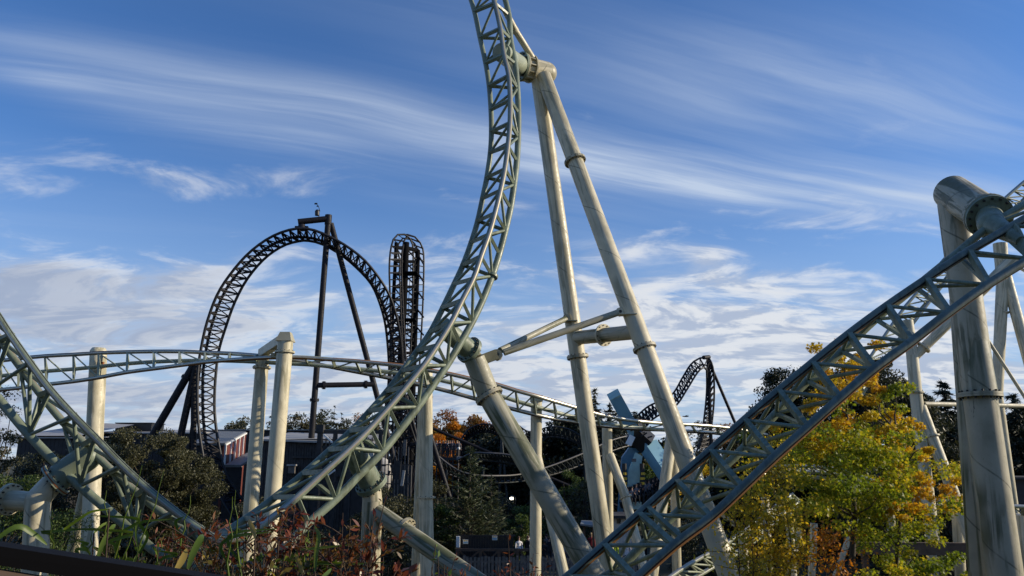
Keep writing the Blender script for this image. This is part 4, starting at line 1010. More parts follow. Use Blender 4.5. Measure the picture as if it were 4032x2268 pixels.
p = px(2030,1958,D); bar('pole', t, Vector((p.x, D, 0)), p, .045, 'steel_black', 'tube'); bar('arm', t, p, px(2016,1955,D), .035, 'steel_black', 'tube')
b = MB(); b.sphere(px(2014,1963,D), .13, 'lamp_glow', 12, 8, (1.15,1,.8)); b.build('globe', t)
b = MB(); b.tube(px(2014,1957,D), px(2014,1951,D), .2, .05, 'steel_black', 12); b.build('shade', t)
# second unlit lamp by the station
t = empty('street_lamp', Vector((px(1806,1790,76).x, 76, 0)), 'thin unlit lamp post at the right end of the station deck', 'lamp')
p = px(1806,1770,76); bar('pole', t, Vector((p.x, 76, 0)), p, .05, 'grey_wood', 'tube'); b = MB(); b.sphere(p+Vector((0,0,.1)), .16, 'white_paint', 10, 6); b.build('globe', t)
# picket fence and timber rail
D = 45
t = empty('picket_fence', Vector((px(2100,2230,D).x, D, 0)), 'grey weathered picket fence running along the bottom of the picture', 'fence')
X0, X1 = px(1700,2230,D).x, px(2560,2230,D).x; n_ = 62; ztop = px(2000,2192,D).z
for i in range(n_):
    X = X0+(X1-X0)*i/(n_-1); j = rng.uniform(-.07, .07)
    bar('picket', t, Vector((X, D+rng.uniform(-.02,.02), -.1)), Vector((X+rng.uniform(-.03,.03), D, ztop+j)), .075, 'grey_wood', 'box', r2=.018, up=Vector((1,0,0)))
for z in (.28, .95): bar('rail', t, Vector((X0,D+.06,ztop-z)), Vector((X1,D+.06,ztop-z)), .045, 'grey_wood', 'box')
D = 46.3
t = empty('post_and_rail_fence', Vector((px(1950,2190,D).x, D, 0)), 'brown timber rail fence with crossed braces behind the pickets', 'fence')
z1 = px(1950,2165,D).z
pts = [1800, 1892, 1965, 2038, 2110]
for x in pts: bar('post', t, Vector((px(x,2190,D).x, D, -.1)), Vector((px(x,2190,D).x, D, z1+.05)), .09, 'brown_wood', 'box')
bar('rail', t, Vector((px(1800,2165,D).x-.1,D,z1)), Vector((px(2110,2165,D).x,D,z1)), .07, 'brown_wood', 'box')
for x, y in zip(pts, pts[1:]):
    A_, B_ = px(x,2190,D).x, px(y,2190,D).x
    bar('brace', t, Vector((A_,D+.08,z1)), Vector((B_,D+.08,z1-1.1)), .045, 'brown_wood', 'box'); bar('brace', t, Vector((B_,D-.08,z1)), Vector((A_,D-.08,z1-1.1)), .045, 'brown_wood', 'box')
# dark timber deck rails at the right
D = 29
t = empty('timber_barrier', Vector((px(3650,2160,D).x, D, 0)), 'dark sleeper barrier of stacked boards low at the right under the supports', 'barrier')
for y in (2140, 2152, 2164, 2176): bar('board', t, px(3370, y, D), px(3835, y+4, D), .10, 'brown_wood', 'box', r2=.055, up=Vector((0,1,0)))
for x in (3400, 3560, 3700, 3820): bar('post', t, Vector((px(x,2150,D+.2).x, D+.2, -.1)), px(x, 2135, D+.2), .10, 'brown_wood', 'box')
t = simple_building('service_building', 'dark blue grey building half hidden at the right edge behind the thick mast', 3962, 4250, 1880, 44, 8, 'dark_cladding', 'dark_cladding', rise=.0)
# white kiosk behind the supports
D = 50
t = empty('kiosk', Vector((px(2450,2060,D).x, D, 0)), 'small white walled kiosk with a dark window below the blue ride', 'building')
a, c = px(2405, 2040, D), px(2500, 2040, D); b = MB(); b.box(((a.x+c.x)/2, D+1.5, a.z/2), c.x-a.x, 3, a.z, 'pale_rock'); b.build('wall', t)
b = MB(); cc = px(2437,2050,D); b.box(((a.x+c.x)/2, D+1.3, a.z+.1), c.x-a.x+.5, 3.6, .16, 'dark_wood'); b.build('roof', t)
b = MB(); b.box(px(2436,2052,D-.02), .25, .04, .3, 'glass_dark'); b.build('window', t)
t = empty('market_canopy', Vector((px(2320,2060,D).x, D+2, 0)), 'low dark pitched canopy on posts behind the tall frame', 'canopy')
b = MB(); quad_slab(b, [px(2285,2062,D), px(2340,2070,D), px(2335,2050,D+4), px(2290,2048,D+4)], .1, 'roof_grey'); b.build('roof', t)
for x in (2300, 2335): bar('post', t, Vector((px(x,2070,D+.5).x, D+.5, 0)), px(x,2066,D+.5), .07, 'brown_wood', 'box')
# ---- blue pendulum ride
D = 58
t = empty('pendulum_ride', Vector((px(2500,1900,D).x, D, 0)), 'pale blue swinging arm ride with painted chain links on its box arms', 'ride')
def box_arm(name, P0, P1, w, h, mat):
    b = MB(); b.beam(P0, P1, w, h, mat, Vector((0,-.5,1)).normalized()); return b.build(name, t)
p0, p1 = px(2418,1556,D-1.5), px(2500,1704,D); p2, p3 = px(2552,1752,D), px(2672,1930,D-1.5)
o1 = box_arm('upper_arm', p0, p1, 1.2, .95, 'ride_blue'); o2 = box_arm('lower_arm', p2, p3, 1.2, 1.0, 'ride_blue')
b = MB(); b.beam(p0-(p1-p0)*.02, p0+(p1-p0)*.02, 1.2, .95, 'ride_mint', Vector((0,-.5,1)).normalized()); b.beam(p0+(p1-p0)*.17, p0+(p1-p0)*.19, 1.15, .9, 'ride_mint', Vector((0,-.5,1)).normalized()); b.build('collar', t)
b = MB(); b.beam(p2-(p3-p2)*.01, p2+(p3-p2)*.02, 1.18, .95, 'ride_mint', Vector((0,-.5,1)).normalized()); b.build('collar', t)
def link_ring(c, ax, nrm, L_, W_, r):
    b = MB(); z = ax.normalized(); n_ = nrm.normalized(); y = z.cross(n_); P = []
    for i in range(17):
        a_ = 2*math.pi*i/16; P.append(c+z*math.cos(a_)*L_/2+y*math.sin(a_)*W_/2)
    sweep(b, P, r, 'ride_pink', 6); b.build('chain_link', t)
for (P0, P1, ks) in ((p0, p1, (.34,.50,.66,.82)), (p2, p3, (.12,.27,.42,.57,.72))):
    d = (P1-P0).normalized(); u = Vector((0,-.5,1)).normalized(); x = d.cross(u).normalized(); z = x.cross(d)
    for k in ks: link_ring(P0.lerp(P1, k)+z*.42+x*(.12 if int(k*100) % 2 else -.12), d+x*.3, z, .55, .3, .045)
b = MB(); hc = px(2522,1720,D); b.beam(px(2490,1694,D), px(2552,1750,D), 1.3, 1.3, 'ride_black', Vector((0,-.5,1)).normalized()); b.build('hub', t)
b = MB(); b.box(px(2482,1734,D-.9), .45, .2, .75, 'white_paint', Matrix.Rotation(R(28), 3, 'Y')); b.build('hub_box', t)
rs = random.Random(5)
for i in range(9):
    a = px(2490+rs.random()*55, 1690+rs.random()*40, D-.6-rs.random()*.3); bar('machinery_pipe', t, a, a+Vector((rs.uniform(-.5,.5), -.1, rs.uniform(-.3,.5))), .06, 'ride_black', 'tube', 8)
# leg frame and shields
b = MB(); P = [px(2478,1762,D+.5), px(2520,1768,D+.5), px(2502,1800,D+.5), px(2480,1830,D+.5), px(2466,2090,D+1.2), px(2430,2090,D+1.2), px(2450,1800,D+.5)]
vs = P+[p+Vector((0,.6,0)) for p in P]; k_ = len(P)
b.add(vs, [list(range(k_)), list(range(2*k_-1, k_-1, -1))]+[[i, k_+i, k_+(i+1)%k_, (i+1)%k_] for i in range(k_)], 'ride_blue_dark', None, False); b.build('leg', t)
P = [px(2504,1782,D-.6), px(2530,1796,D-.6), px(2520,1870,D-.8), px(2515,1940,D-1), px(2500,1985,D-1), px(2484,1960,D-1), px(2474,1925,D-1), px(2478,1850,D-.8)]
b = MB(); vs = P+[p+Vector((0,.4,0)) for p in P]; k_ = len(P)
b.add(vs, [list(range(k_)), list(range(2*k_-1, k_-1, -1))]+[[i, k_+i, k_+(i+1)%k_, (i+1)%k_] for i in range(k_)], 'ride_mint', None, False); b.build('shield', t)
b = MB(); b.box(px(2496,1812,D-1.0), .34, .03, .24, 'grey_wood'); b.build('plaque', t)
for x in (2460, 2530):
    pst = bar('bollard', t, Vector((px(x,1950,D-1.2).x, D-1.2, 0)), px(x,1825,D-1.2), .17, 'ride_black', 'tube', 12)
    for y in (1865, 1884, 1903):
        b = MB(); c = px(x, y, D-1.2); b.tube(c-Vector((0,0,.09)), c+Vector((0,0,.09)), .185, None, 'hazard_yellow', 12); b.build('hazard_band', t)
b = MB(); b.beam(px(2455,1990,D-1), px(2680,1900,D+1.5), .9, .5, 'ride_black'); b.build('gondola', t)
b = MB(); b.box(px(2492,1990,D-1.6), 1.2, .6, .5, 'ride_mint'); b.build('seat_pod', t)
SEATS = [px(2458,1962,D-1.6), px(2474,1966,D-1.7), px(2490,1964,D-1.8), px(2507,1955,D-1.7), px(2524,1948,D-1.5), px(2541,1942,D-1.3), px(2557,1936,D-1.1), px(2573,1930,D-.9), px(2590,1923,D-.7), px(2607,1917,D-.5), px(2623,1911,D-.3), px(2640,1905,D-.1)]
for i, s in enumerate(SEATS):
    b = MB(); b.box(s+Vector((0,.28,.35)), .42, .12, 1.0, 'ride_black'); b.box(s+Vector((0,0,-.08)), .42, .5, .12, 'ride_black'); b.build('seat', t)
# ---- bird
t = empty('bird', px(2700,1640,70), 'tiny dark bird gliding above the treetops right of the tall frame', 'bird')
b = MB(); c = px(2700,1640,70)
sweep(b, [c+Vector((-.30,0,.02)), c+Vector((-.1,0,0)), c+Vector((.12,0,.0)), c+Vector((.26,0,.02))], .045, 'ride_black', 8)
o = b.build('body', t)
b = MB(); b.add([c+Vector((-.05,0,.02)), c+Vector((.12,0,.02)), c+Vector((.10,.35,.12)), c+Vector((.22,.62,.05)), c+Vector((0,.35,.10))], [[0,1,2,4],[4,2,3]], 'ride_black', None, False)
b.add([c+Vector((-.05,0,.02)), c+Vector((.12,0,.02)), c+Vector((.10,-.35,.12)), c+Vector((.22,-.62,.05)), c+Vector((0,-.35,.10))], [[4,2,1,0],[3,2,4]], 'ride_black', None, False); b.build('wings', t)

# ================================================================ people
simple('skin', (.48, .28, .20), .6, .1, 6); simple('skin_dark', (.16, .085, .055), .6, .1, 6)
simple('hair_dark', (.02, .014, .01), .7, .3, 20); simple('hair_brown', (.09, .05, .03), .7, .3, 20); simple('hair_blond', (.36, .25, .12), .7, .3, 20)
for nm, c in (('coat_black', (.015,.015,.018)), ('coat_navy', (.02,.025,.05)), ('coat_white', (.80,.78,.78)), ('coat_red', (.30,.03,.03)), ('coat_grey', (.14,.14,.15)), ('coat_green', (.04,.07,.05)), ('hi_vis', (.70,.85,.04)), ('jeans', (.03,.045,.08)), ('trouser', (.018,.018,.02)), ('shoe', (.03,.03,.03))):
    simple(nm, c, .85, .25, 8)
def skin_mesh(verts, edges, rad, levels=1):
    me = bpy.data.meshes.new('body'); me.from_pydata(verts, edges, []); me.update()
    o = bpy.data.objects.new('tmp_body', me); COL.objects.link(o)
    mo = o.modifiers.new('s', 'SKIN'); mo.use_smooth_shade = True
    for i, v in enumerate(me.skin_vertices[0].data): v.radius = rad[i] if hasattr(rad[i], '__len__') else (rad[i], rad[i]); v.use_root = (i == 0)
    ms = o.modifiers.new('u', 'SUBSURF'); ms.levels = levels; ms.render_levels = levels
    dg = bpy.context.evaluated_depsgraph_get(); ev = o.evaluated_get(dg); out_ = bpy.data.meshes.new_from_object(ev)
    bpy.data.objects.remove(o); out_.name = 'body'; return out_
def figure(pose):
    V = [(0,0,.95),(0,0,1.12),(0,0,1.32),(0,0,1.44),(0,0,1.51),(0,.0,1.60),(0,.01,1.70)]
    Rr = [(.15,.11),(.13,.095),(.17,.11),(.10,.08),(.052,.055),(.078,.092),(.07,.08)]
    E = [(0,1),(1,2),(2,3),(3,4),(4,5),(5,6)]
    def chain(parent, pts):
        k = parent
        for (p, r) in pts: V.append(p); Rr.append(r); E.append((k, len(V)-1)); k = len(V)-1
        return k
    for s in (-1, 1):
        if pose == 'sit': leg = [((s*.10,-.02,.93),.10), ((s*.12,-.25,.93),.075), ((s*.12,-.44,.92),.058), ((s*.12,-.46,.65),.05), ((s*.12,-.44,.47),.04), ((s*.12,-.56,.43),.035)]
        elif pose == 'walk': leg = [((s*.10,0,.86),.10), ((s*.11,-s*.12,.50),.062), ((s*.11,-s*.10+.05,.10),.04), ((s*.11,-s*.14-.12,.04),.04)]
        else: leg = [((s*.10,0,.86),.10), ((s*.11,.0,.48),.062), ((s*.11,.02,.10),.04), ((s*.12,-.12,.04),.038)]
        chain(0, leg)
        if pose == 'sit': arm = [((s*.20,0,1.38),.06), ((s*.25,-.08,1.15),.047), ((s*.16,-.26,1.22),.036), ((s*.12,-.33,1.28),.03)]
        elif pose == 'phone' : arm = [((s*.20,0,1.38),.06), ((s*.24,-.02,1.10),.047), ((s*.12,-.24,1.18),.036), ((s*.07,-.32,1.26),.032)]
        elif pose == 'walk': arm = [((s*.20,0,1.38),.06), ((s*.25,s*.08,1.12),.045), ((s*.25,s*.06-.12,.90),.034), ((s*.24,s*.05-.16,.82),.03)]
        else: arm = [((s*.20,0,1.38),.06), ((s*.25,.03,1.10),.045), ((s*.25,-.03,.86),.034), ((s*.24,-.06,.77),.03)]
        k = chain(2, arm); e_ = Vector(arm[-1][0]); d = (e_-Vector(arm[-2][0])).normalized()
        for j in range(-1, 3):
            b_ = e_+d*.02+Vector((0,.018*j,.0)); chain(k, [(tuple(b_+d*.035), .009), (tuple(b_+d*.07+Vector((-s*.012,0,0))), .008)])
    # nose
    chain(5, [((0,-.105,1.585),.016)])
    return skin_mesh(V, E, Rr)
BODY = {p: figure(p) for p in ('stand', 'walk', 'phone', 'sit')}
def hair_mesh(mat, long_):
    b = MB(); b.sphere((0,.02,1.665), .104, mat, 14, 10, (.95,1.05,1.0))
    if long_: b.sphere((0,.07,1.54), .085, mat, 12, 8, (1.0,.7,1.6))
    return b.mesh('hair')
HAIR = {(m_, l): hair_mesh(m_, l) for m_ in ('hair_dark', 'hair_brown', 'hair_blond') for l in (0, 1)}
_bodies = {}
def clothed(pose, coat, trs, skin_):
    k = (pose, coat, trs, skin_)
    if k in _bodies: return _bodies[k]
    me = BODY[pose].copy(); me.materials.clear()
    for m_ in (coat, trs, skin_, 'shoe'): me.materials.append(MATS[m_])
    for p in me.polygons:
        c = p.center; z = c.z
        if pose == 'sit': i = 2 if z > 1.47 else (0 if (z > 1.0 and c.y > -.30) else (2 if z > 1.05 else (1 if z > .5 else 3)))
        else:
            hand = abs(c.x) > .19 and .66 < z < .84 and pose != 'phone' or (pose == 'phone' and c.y < -.28 and z > 1.1)
            i = 2 if (z > 1.475 or hand) else (0 if z > .84 or abs(c.x) > .2 and z > .7 else (1 if z > .08 else 3))
        p.material_index = i
    _bodies[k] = me; return me
def person(loc, rz, pose, coat, trs, skin_, hair, long_, label, group, sc=1.0):
    t_ = link('person', None); t_.location = loc; t_.rotation_euler = (0, 0, rz); t_.scale = (sc,)*3
    tag(t_, label, 'person', group)
    link('body', clothed(pose, coat, trs, skin_), t_); link('hair', HAIR[(hair, long_)], t_)
    return t_
rs = random.Random(21)
col_words = {'coat_black': 'black', 'coat_navy': 'navy', 'coat_white': 'white', 'coat_red': 'red', 'coat_grey': 'grey', 'coat_green': 'dark green', 'hi_vis': 'yellow high visibility'}
spots = [(2043,52.5,'coat_white','walk','person in a white top walking just left of the lamp side post'),(2078,53,'coat_black','stand','person in a black coat standing right of the white topped walker'),(2088,55,'coat_white','stand','person with pale scarf half behind the post, beyond the walker'),
         (2145,50,'coat_black','phone','person in a black coat with hands raised, between the post and the slanted pipe'),(2152,54,'coat_grey','stand','person in a grey coat behind the one with raised hands'),(2163,52,'coat_black','stand','person in a black coat right of the one with raised hands'),(2178,56,'coat_navy','walk','person in a navy coat walking behind the queue by the bent leg'),
         (2200,53,'coat_black','stand','person in black beside the bent post leg'),(2216,52,'coat_white','stand','person in a white shirt glimpsed right of the bent post leg'),(2232,55,'coat_black','phone','person in black beyond the mossy slanted pipe'),(2262,52,'coat_navy','stand','person in navy at the left foot of the tall frame'),
         (2420,50,'hi_vis','stand','steward in a yellow high visibility jacket by the rails'),(2440,51,'coat_black','stand','person in black right of the steward'),(2455,53,'coat_grey','walk','person in grey walking behind the steward'),(2470,50,'coat_white','stand','person in a pale top near the bent leg foot'),(2490,52,'coat_black','phone','person in black near the rusty rail joint'),
         (2010,56,'coat_black','stand','person in black left of the white topped walker'),(1996,57,'coat_green','stand','person in dark green farthest left on the walkway'),(2300,53,'coat_black','walk','person in black walking behind the tall frame foot'),(2330,55,'coat_red','stand','person in a red coat behind the tall frame foot')]
for (x, D, coat, pose, lab) in spots:
    yb = 2215+rs.uniform(-10, 10); p = px(x, yb, D); z = px(x, 2110+rs.uniform(-12, 10), D).z-1.72
    person(Vector((p.x, D, max(z, 0))), rs.uniform(-.9, .9), pose, coat, rs.choice(['jeans', 'trouser']), rs.choice(['skin', 'skin', 'skin_dark']), rs.choice(['hair_dark', 'hair_brown', 'hair_blond']), rs.choice([0, 1]), lab, 'people on the walkway')
t = empty('walkway', Vector((px(2200,2250,53).x, 53, 0)), 'raised dark walkway deck the waiting people stand on', 'walkway'); wz = px(2000,2110,53).z-1.74
b = MB(); X0, X1 = px(1880,2200,53).x, px(2560,2200,53).x; b.box(((X0+X1)/2, 54.5, wz/2), X1-X0, 8, wz, 'dark_wood'); b.build('deck', t)
for o in [o for o in COL.objects if o.name.startswith('person')]: o.location.z = wz
for i in range(12):
    X = DECKX[0]+(DECKX[1]-DECKX[0])*(i+.5+rs.uniform(-.25,.25))/12
    coat = rs.choice(['coat_black','coat_navy','coat_grey','coat_black','coat_white','coat_red'])
    person(Vector((X, 80+rs.uniform(0,2.5), DECKZ)), rs.uniform(-.8,.8), 'stand', coat, 'trouser', 'skin', rs.choice(['hair_dark','hair_brown','hair_blond']), rs.choice([0,1]),
           ['leftmost','second','third','fourth','fifth','sixth','seventh','eighth','ninth','tenth','eleventh','rightmost'][i]+' from the left of the tiny figures waiting on the station deck', 'crowd waiting on the station deck')
for i, s in enumerate(SEATS):
    person(s-Vector((0,-.05,.88)), rs.uniform(-.1,.1), 'sit', rs.choice(['coat_black','coat_navy','coat_black','coat_grey']), 'trouser', 'skin', rs.choice(['hair_dark','hair_brown']), rs.choice([0,1]),
           'rider in dark clothes strapped into the gondola of the blue ride', 'riders on the blue ride')

ORD = ['leftmost', 'second from left', 'third from left', 'fourth from left', 'fifth from left', 'sixth from left', 'seventh from left', 'eighth from left', 'ninth from left', 'tenth from left', 'eleventh from left', 'twelfth from left', 'thirteenth from left', 'fourteenth from left', 'fifteenth from left']
def order_labels(group, phrase):
    L_ = [o for o in COL.objects if o.get('group') == group]
    L_.sort(key=lambda o: o.location.x/max(o.location.y, .1))
    for o, w in zip(L_, ORD): o['label'] = w+' '+phrase
# ================================================================ vegetation
def leaf_mat(name, stops, trans=.35, rough=.5, big=None, spec=.35):
    m = bpy.data.materials.new(name); m.use_nodes = True; nt = m.node_tree; nt.nodes.clear(); MATS[name] = m
    out = nt.nodes.new('ShaderNodeOutputMaterial'); g = nt.nodes.new('ShaderNodeNewGeometry')
    f = g.outputs['Random Per Island']
    if big:
        n_ = noise(nt, g.outputs['Position'], big, 3, .6)
        f = math_n(nt, 'ADD', math_n(nt, 'MULTIPLY', f, .45), math_n(nt, 'MULTIPLY', mapr(nt, n_, .32, .68), .55))
    c = ramp(nt, f, stops)
    bs = nt.nodes.new('ShaderNodeBsdfPrincipled'); L(nt, c, bs.inputs['Base Color']); bs.inputs['Roughness'].default_value = rough; bs.inputs['Specular IOR Level'].default_value = spec
    tr = nt.nodes.new('ShaderNodeBsdfTranslucent')
    gm = nt.nodes.new('ShaderNodeMix'); gm.data_type = 'RGBA'; gm.blend_type = 'MULTIPLY'; gm.inputs[0].default_value = 1; L(nt, c, gm.inputs[6]); gm.inputs[7].default_value = (1.5, 1.5, .8, 1)
    L(nt, gm.outputs[2], tr.inputs[0])
    mx = nt.nodes.new('ShaderNodeMixShader'); mx.inputs[0].default_value = trans; L(nt, bs.outputs[0], mx.inputs[1]); L(nt, tr.outputs[0], mx.inputs[2]); L(nt, mx.outputs[0], out.inputs[0])
leaf_mat('leaf_olive', [(.1,(.028,.030,.012)),(.5,(.060,.060,.026)),(.9,(.12,.115,.058))], .2)
leaf_mat('leaf_green', [(.1,(.035,.060,.015)),(.5,(.065,.105,.025)),(.9,(.12,.16,.045))], .3)
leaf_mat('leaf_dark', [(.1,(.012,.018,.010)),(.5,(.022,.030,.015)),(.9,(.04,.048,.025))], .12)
leaf_mat('leaf_conifer', [(.1,(.014,.022,.014)),(.5,(.026,.036,.02)),(.9,(.045,.055,.032))], .05)
leaf_mat('leaf_pine', [(.1,(.035,.05,.022)),(.5,(.06,.078,.03)),(.9,(.09,.10,.045))], .1)
leaf_mat('leaf_euca', [(.1,(.022,.030,.018)),(.5,(.042,.050,.028)),(.9,(.085,.085,.05))], .15)
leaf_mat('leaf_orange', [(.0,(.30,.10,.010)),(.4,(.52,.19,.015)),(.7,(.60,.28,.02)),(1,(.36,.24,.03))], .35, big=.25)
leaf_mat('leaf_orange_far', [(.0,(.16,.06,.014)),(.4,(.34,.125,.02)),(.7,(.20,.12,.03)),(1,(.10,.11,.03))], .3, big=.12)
leaf_mat('leaf_far', [(.0,(.03,.035,.018)),(.4,(.05,.055,.025)),(.7,(.08,.075,.035)),(1,(.10,.085,.045))], .15, big=.12)
leaf_mat('leaf_gold', [(.0,(.30,.24,.02)),(.35,(.52,.38,.03)),(.65,(.58,.34,.02)),(.85,(.44,.20,.015)),(1,(.28,.27,.03))], .42, big=.9)
leaf_mat('leaf_maple', [(.0,(.06,.10,.012)),(.3,(.14,.19,.018)),(.55,(.26,.28,.022)),(.75,(.44,.36,.025)),(1,(.54,.33,.02))], .48, big=.7)
leaf_mat('leaf_yellow', [(.0,(.20,.18,.02)),(.35,(.42,.34,.035)),(.65,(.60,.44,.04)),(1,(.56,.32,.02))], .42, big=1.2)
leaf_mat('leaf_red', [(.0,(.05,.014,.012)),(.3,(.14,.030,.018)),(.6,(.20,.065,.028)),(.85,(.17,.095,.04)),(1,(.07,.04,.02))], .3, .35, big=6)
leaf_mat('leaf_bronze', [(.0,(.06,.030,.012)),(.4,(.14,.075,.022)),(.7,(.20,.13,.03)),(1,(.10,.11,.025))], .3, .35, big=5)
leaf_mat('leaf_fresh', [(.0,(.04,.08,.015)),(.5,(.10,.16,.025)),(1,(.22,.27,.04))], .35, .4, big=3)
leaf_mat('leaf_straw', [(.0,(.22,.16,.05)),(.5,(.40,.28,.07)),(1,(.55,.45,.12))], .4, .5)
simple('bark', (.06, .048, .036), .9, .4, 3, bump=.6); simple('bark_pale', (.13, .115, .09), .9, .4, 3, bump=.5); simple('twig', (.05, .03, .02), .8, .4, 8)
TEMPL = {
 'oval': np.array([(0,-.5,0),(.28,0,.06),(0,.5,-.03),(-.28,0,.06)]),
 'lance': np.array([(0,-.5,0),(.15,-.1,.04),(.11,.2,.02),(0,.5,-.08),(-.11,.2,.02),(-.15,-.1,.04)]),
 'needle': np.array([(0,-.5,0),(.07,0,.0),(0,.5,0),(-.07,0,.0)]),
 'maple': np.array([(0,-.5,0),(.10,-.18,.02),(.42,-.22,.08),(.24,.02,.03),(.5,.2,.1),(.16,.18,.02),(0,.52,-.05),(-.16,.18,.02),(-.5,.2,.1),(-.24,.02,.03),(-.42,-.22,.08),(-.10,-.18,.02)])}
def leaves(name, P, size, tmpl, mat, parent, droop=.5, axis=None, rg=rng, kind=None, smin=.6):
    T_ = TEMPL[tmpl]; n = len(P); k = len(T_)
    if n == 0: return None
    # leaf blade frame: y along the leaf, z its normal
    if axis is None:
        y = rg.normal(size=(n,3)); y[:,2] -= droop
    else: y = axis+rg.normal(size=(n,3))*.25
    y /= np.linalg.norm(y, axis=1, keepdims=True)+1e-9
    z = rg.normal(size=(n,3)); z[:,2] += .8
    x = np.cross(y, z); x /= np.linalg.norm(x, axis=1, keepdims=True)+1e-9
    z = np.cross(x, y)
    s = (size*rg.uniform(smin, 1.25, size=n))[:, None]
    V = np.empty((n, k, 3))
    for j in range(k): V[:, j] = P+s*(x*T_[j,0]+y*T_[j,1]+z*T_[j,2])
    V = V.reshape(-1, 3)
    off = np.zeros(3); q = parent
    while q is not None: off += np.array(q.location); q = q.parent
    V = V-off
    me = bpy.data.meshes.new(name); me.vertices.add(n*k); me.vertices.foreach_set('co', V.ravel().astype(np.float32))
    me.loops.add(n*k); me.loops.foreach_set('vertex_index', np.arange(n*k, dtype=np.int32))
    me.polygons.add(n); me.polygons.foreach_set('loop_start', np.arange(0, n*k, k, dtype=np.int32)); me.polygons.foreach_set('loop_total', np.full(n, k, dtype=np.int32))
    me.materials.append(MATS[mat]); me.update(calc_edges=True)
    o = link(name, me, parent)
    if kind: o['kind'] = kind
    return o
def limb(b, p, q, r0, r1, mat, n=7, wig=.06, k=4, rg=rng):
    P = []; L_ = (q-p).length
    for i in range(k+1):
        t_ = i/k; c = p.lerp(q, t_)+Vector(rg.normal(size=3))*wig*L_*(.5 if 0 < i < k else 0); P.append(c)
    for i in range(k):
        b.tube(P[i], P[i+1], r0+(r1-r0)*i/k, r0+(r1-r0)*(i+1)/k, mat, n, False)
    return P
def tree(name, label, x, D, ytop, wpx, n, lsize, tmpl, mat, bark='bark', low=.25, group=None, cat='tree', shape='round', clumps=40, dep=None, seed=None, trunk_r=None, xo=0, blob=.16):
    rg = np.random.default_rng(seed if seed is not None else int(x*7+D*13+ytop))
    top = px(x, ytop, D); H = top.z; w = wpx*D/F/2; dw = dep or w
    t_ = empty(name, Vector((top.x+xo, D, 0)), label, cat, group)
    zc = H*(low+(1-low)/2); hz = H*(1-low)/2
    u = rg.normal(size=(clumps,3)); u /= np.linalg.norm(u, axis=1, keepdims=True); rad = rg.uniform(.35, 1, size=(clumps,1))**.6
    c = u*rad
    if shape == 'round':
        C_ = np.column_stack([top.x+xo+c[:,0]*w, D+c[:,1]*dw, zc+c[:,2]*hz])
    elif shape == 'column':
        zz_ = rg.uniform(-1, 1, clumps); wr = (1-np.abs(zz_)**2.5*.6)
        C_ = np.column_stack([top.x+xo+c[:,0]*w*wr, D+c[:,1]*dw*wr, zc+zz_*hz])
    else:  # shrub: fills to ground
        zz_ = rg.uniform(0, 1, clumps); wr = np.sqrt(1-(zz_*.93)**4)
        C_ = np.column_stack([top.x+xo+c[:,0]*w*wr, D+c[:,1]*dw*wr, H*low+zz_*H*(1-low)*.97])
    cr_ = rg.uniform(.6, 1.25, clumps)*max(w, hz*.8)*blob*(40/clumps)**.25*1.3
    idx = rg.integers(0, clumps, n); P = rg.normal(size=(n,3)); P /= np.linalg.norm(P, axis=1, keepdims=True); P *= (rg.uniform(0, 1, size=(n,1))**.45)
    P = C_[idx]+P*cr_[idx][:,None]*np.array([1.15, 1.15, .8])
    P = P[P[:,2] > .02]
    P[:,2] = np.minimum(P[:,2], H+rg.uniform(0, .05*H, len(P)))
    leaves('crown', P, lsize, tmpl, mat, t_, rg=rg)
    b = MB(); r = trunk_r or max(.08, H*.018); base = Vector((top.x+xo, D, -.1)); tp = Vector((top.x+xo+rg.normal()*.1*w, D, H*.8))
    SP = limb(b, base, tp, r, r*.25, bark, 9, .03, 7, rg)
    for i in range(min(clumps, 34)):
        q = Vector(C_[i]); f_ = min(max((q.z-.25*H)/(H*.9), .12), .85); k_ = min(int(f_*7), 6)
        limb(b, SP[k_], q, r*.32, r*.06, bark, 5, .08, 3, rg)
    b.build('trunk', t_)
    return t_
def conifer(label, x, D, ytop, wpx, n, mat='leaf_conifer', group=None, lsize=.5, low=.08, name='conifer_tree', tmpl='needle', tiers=22, xo=0, lift=-.12):
    rg = np.random.default_rng(int(x*3+D*17)); top = px(x, ytop, D); H = top.z; w = wpx*D/F/2
    t_ = empty(name, Vector((top.x+xo, D, 0)), label, 'tree', group)
    b = MB(); base = Vector((top.x+xo, D, -.1)); tip = Vector((top.x+xo, D, H)); b.tube(base, tip, max(.07, H*.014), .015, 'bark', 8, False)
    PP = []; AX = []; nb = 0
    for k in range(tiers):
        f_ = k/(tiers-1); z = H*(low+(1-low)*f_*.985); Lb = w*(1-f_)**.8*rg.uniform(.8, 1.15)+.12
        m_ = max(4, int(9*(1-f_)+4))
        for j in range(m_):
            a_ = rg.uniform(0, 2*math.pi); L1 = Lb*rg.uniform(.65, 1.12); d = np.array([math.cos(a_), math.sin(a_), lift+rg.normal()*.08])
            p0 = np.array([top.x+xo, D, z+rg.normal()*.15]); tipb = p0+d*L1+np.array([0, 0, .12*L1])
            if nb < 150: b.tube(Vector(p0), Vector(tipb), .03, .008, 'bark', 4, False); nb += 1
            q = max(3, int(n/(tiers*10)*(L1/w+.15))); s = rg.uniform(.12, 1, q)**.8
            base_ = p0+(tipb-p0)*s[:,None]; wd = rg.normal(size=(q,3))*np.array([.13, .13, .05])*L1*(1.1-s[:,None])
            PP.append(base_+wd); AX.append(np.tile(d, (q,1))+rg.normal(size=(q,3))*.35+np.array([0,0,-.1]))
    leaves('crown', np.vstack(PP), lsize, tmpl, mat, t_, axis=np.vstack(AX), rg=rg)
    b.build('trunk', t_); return t_

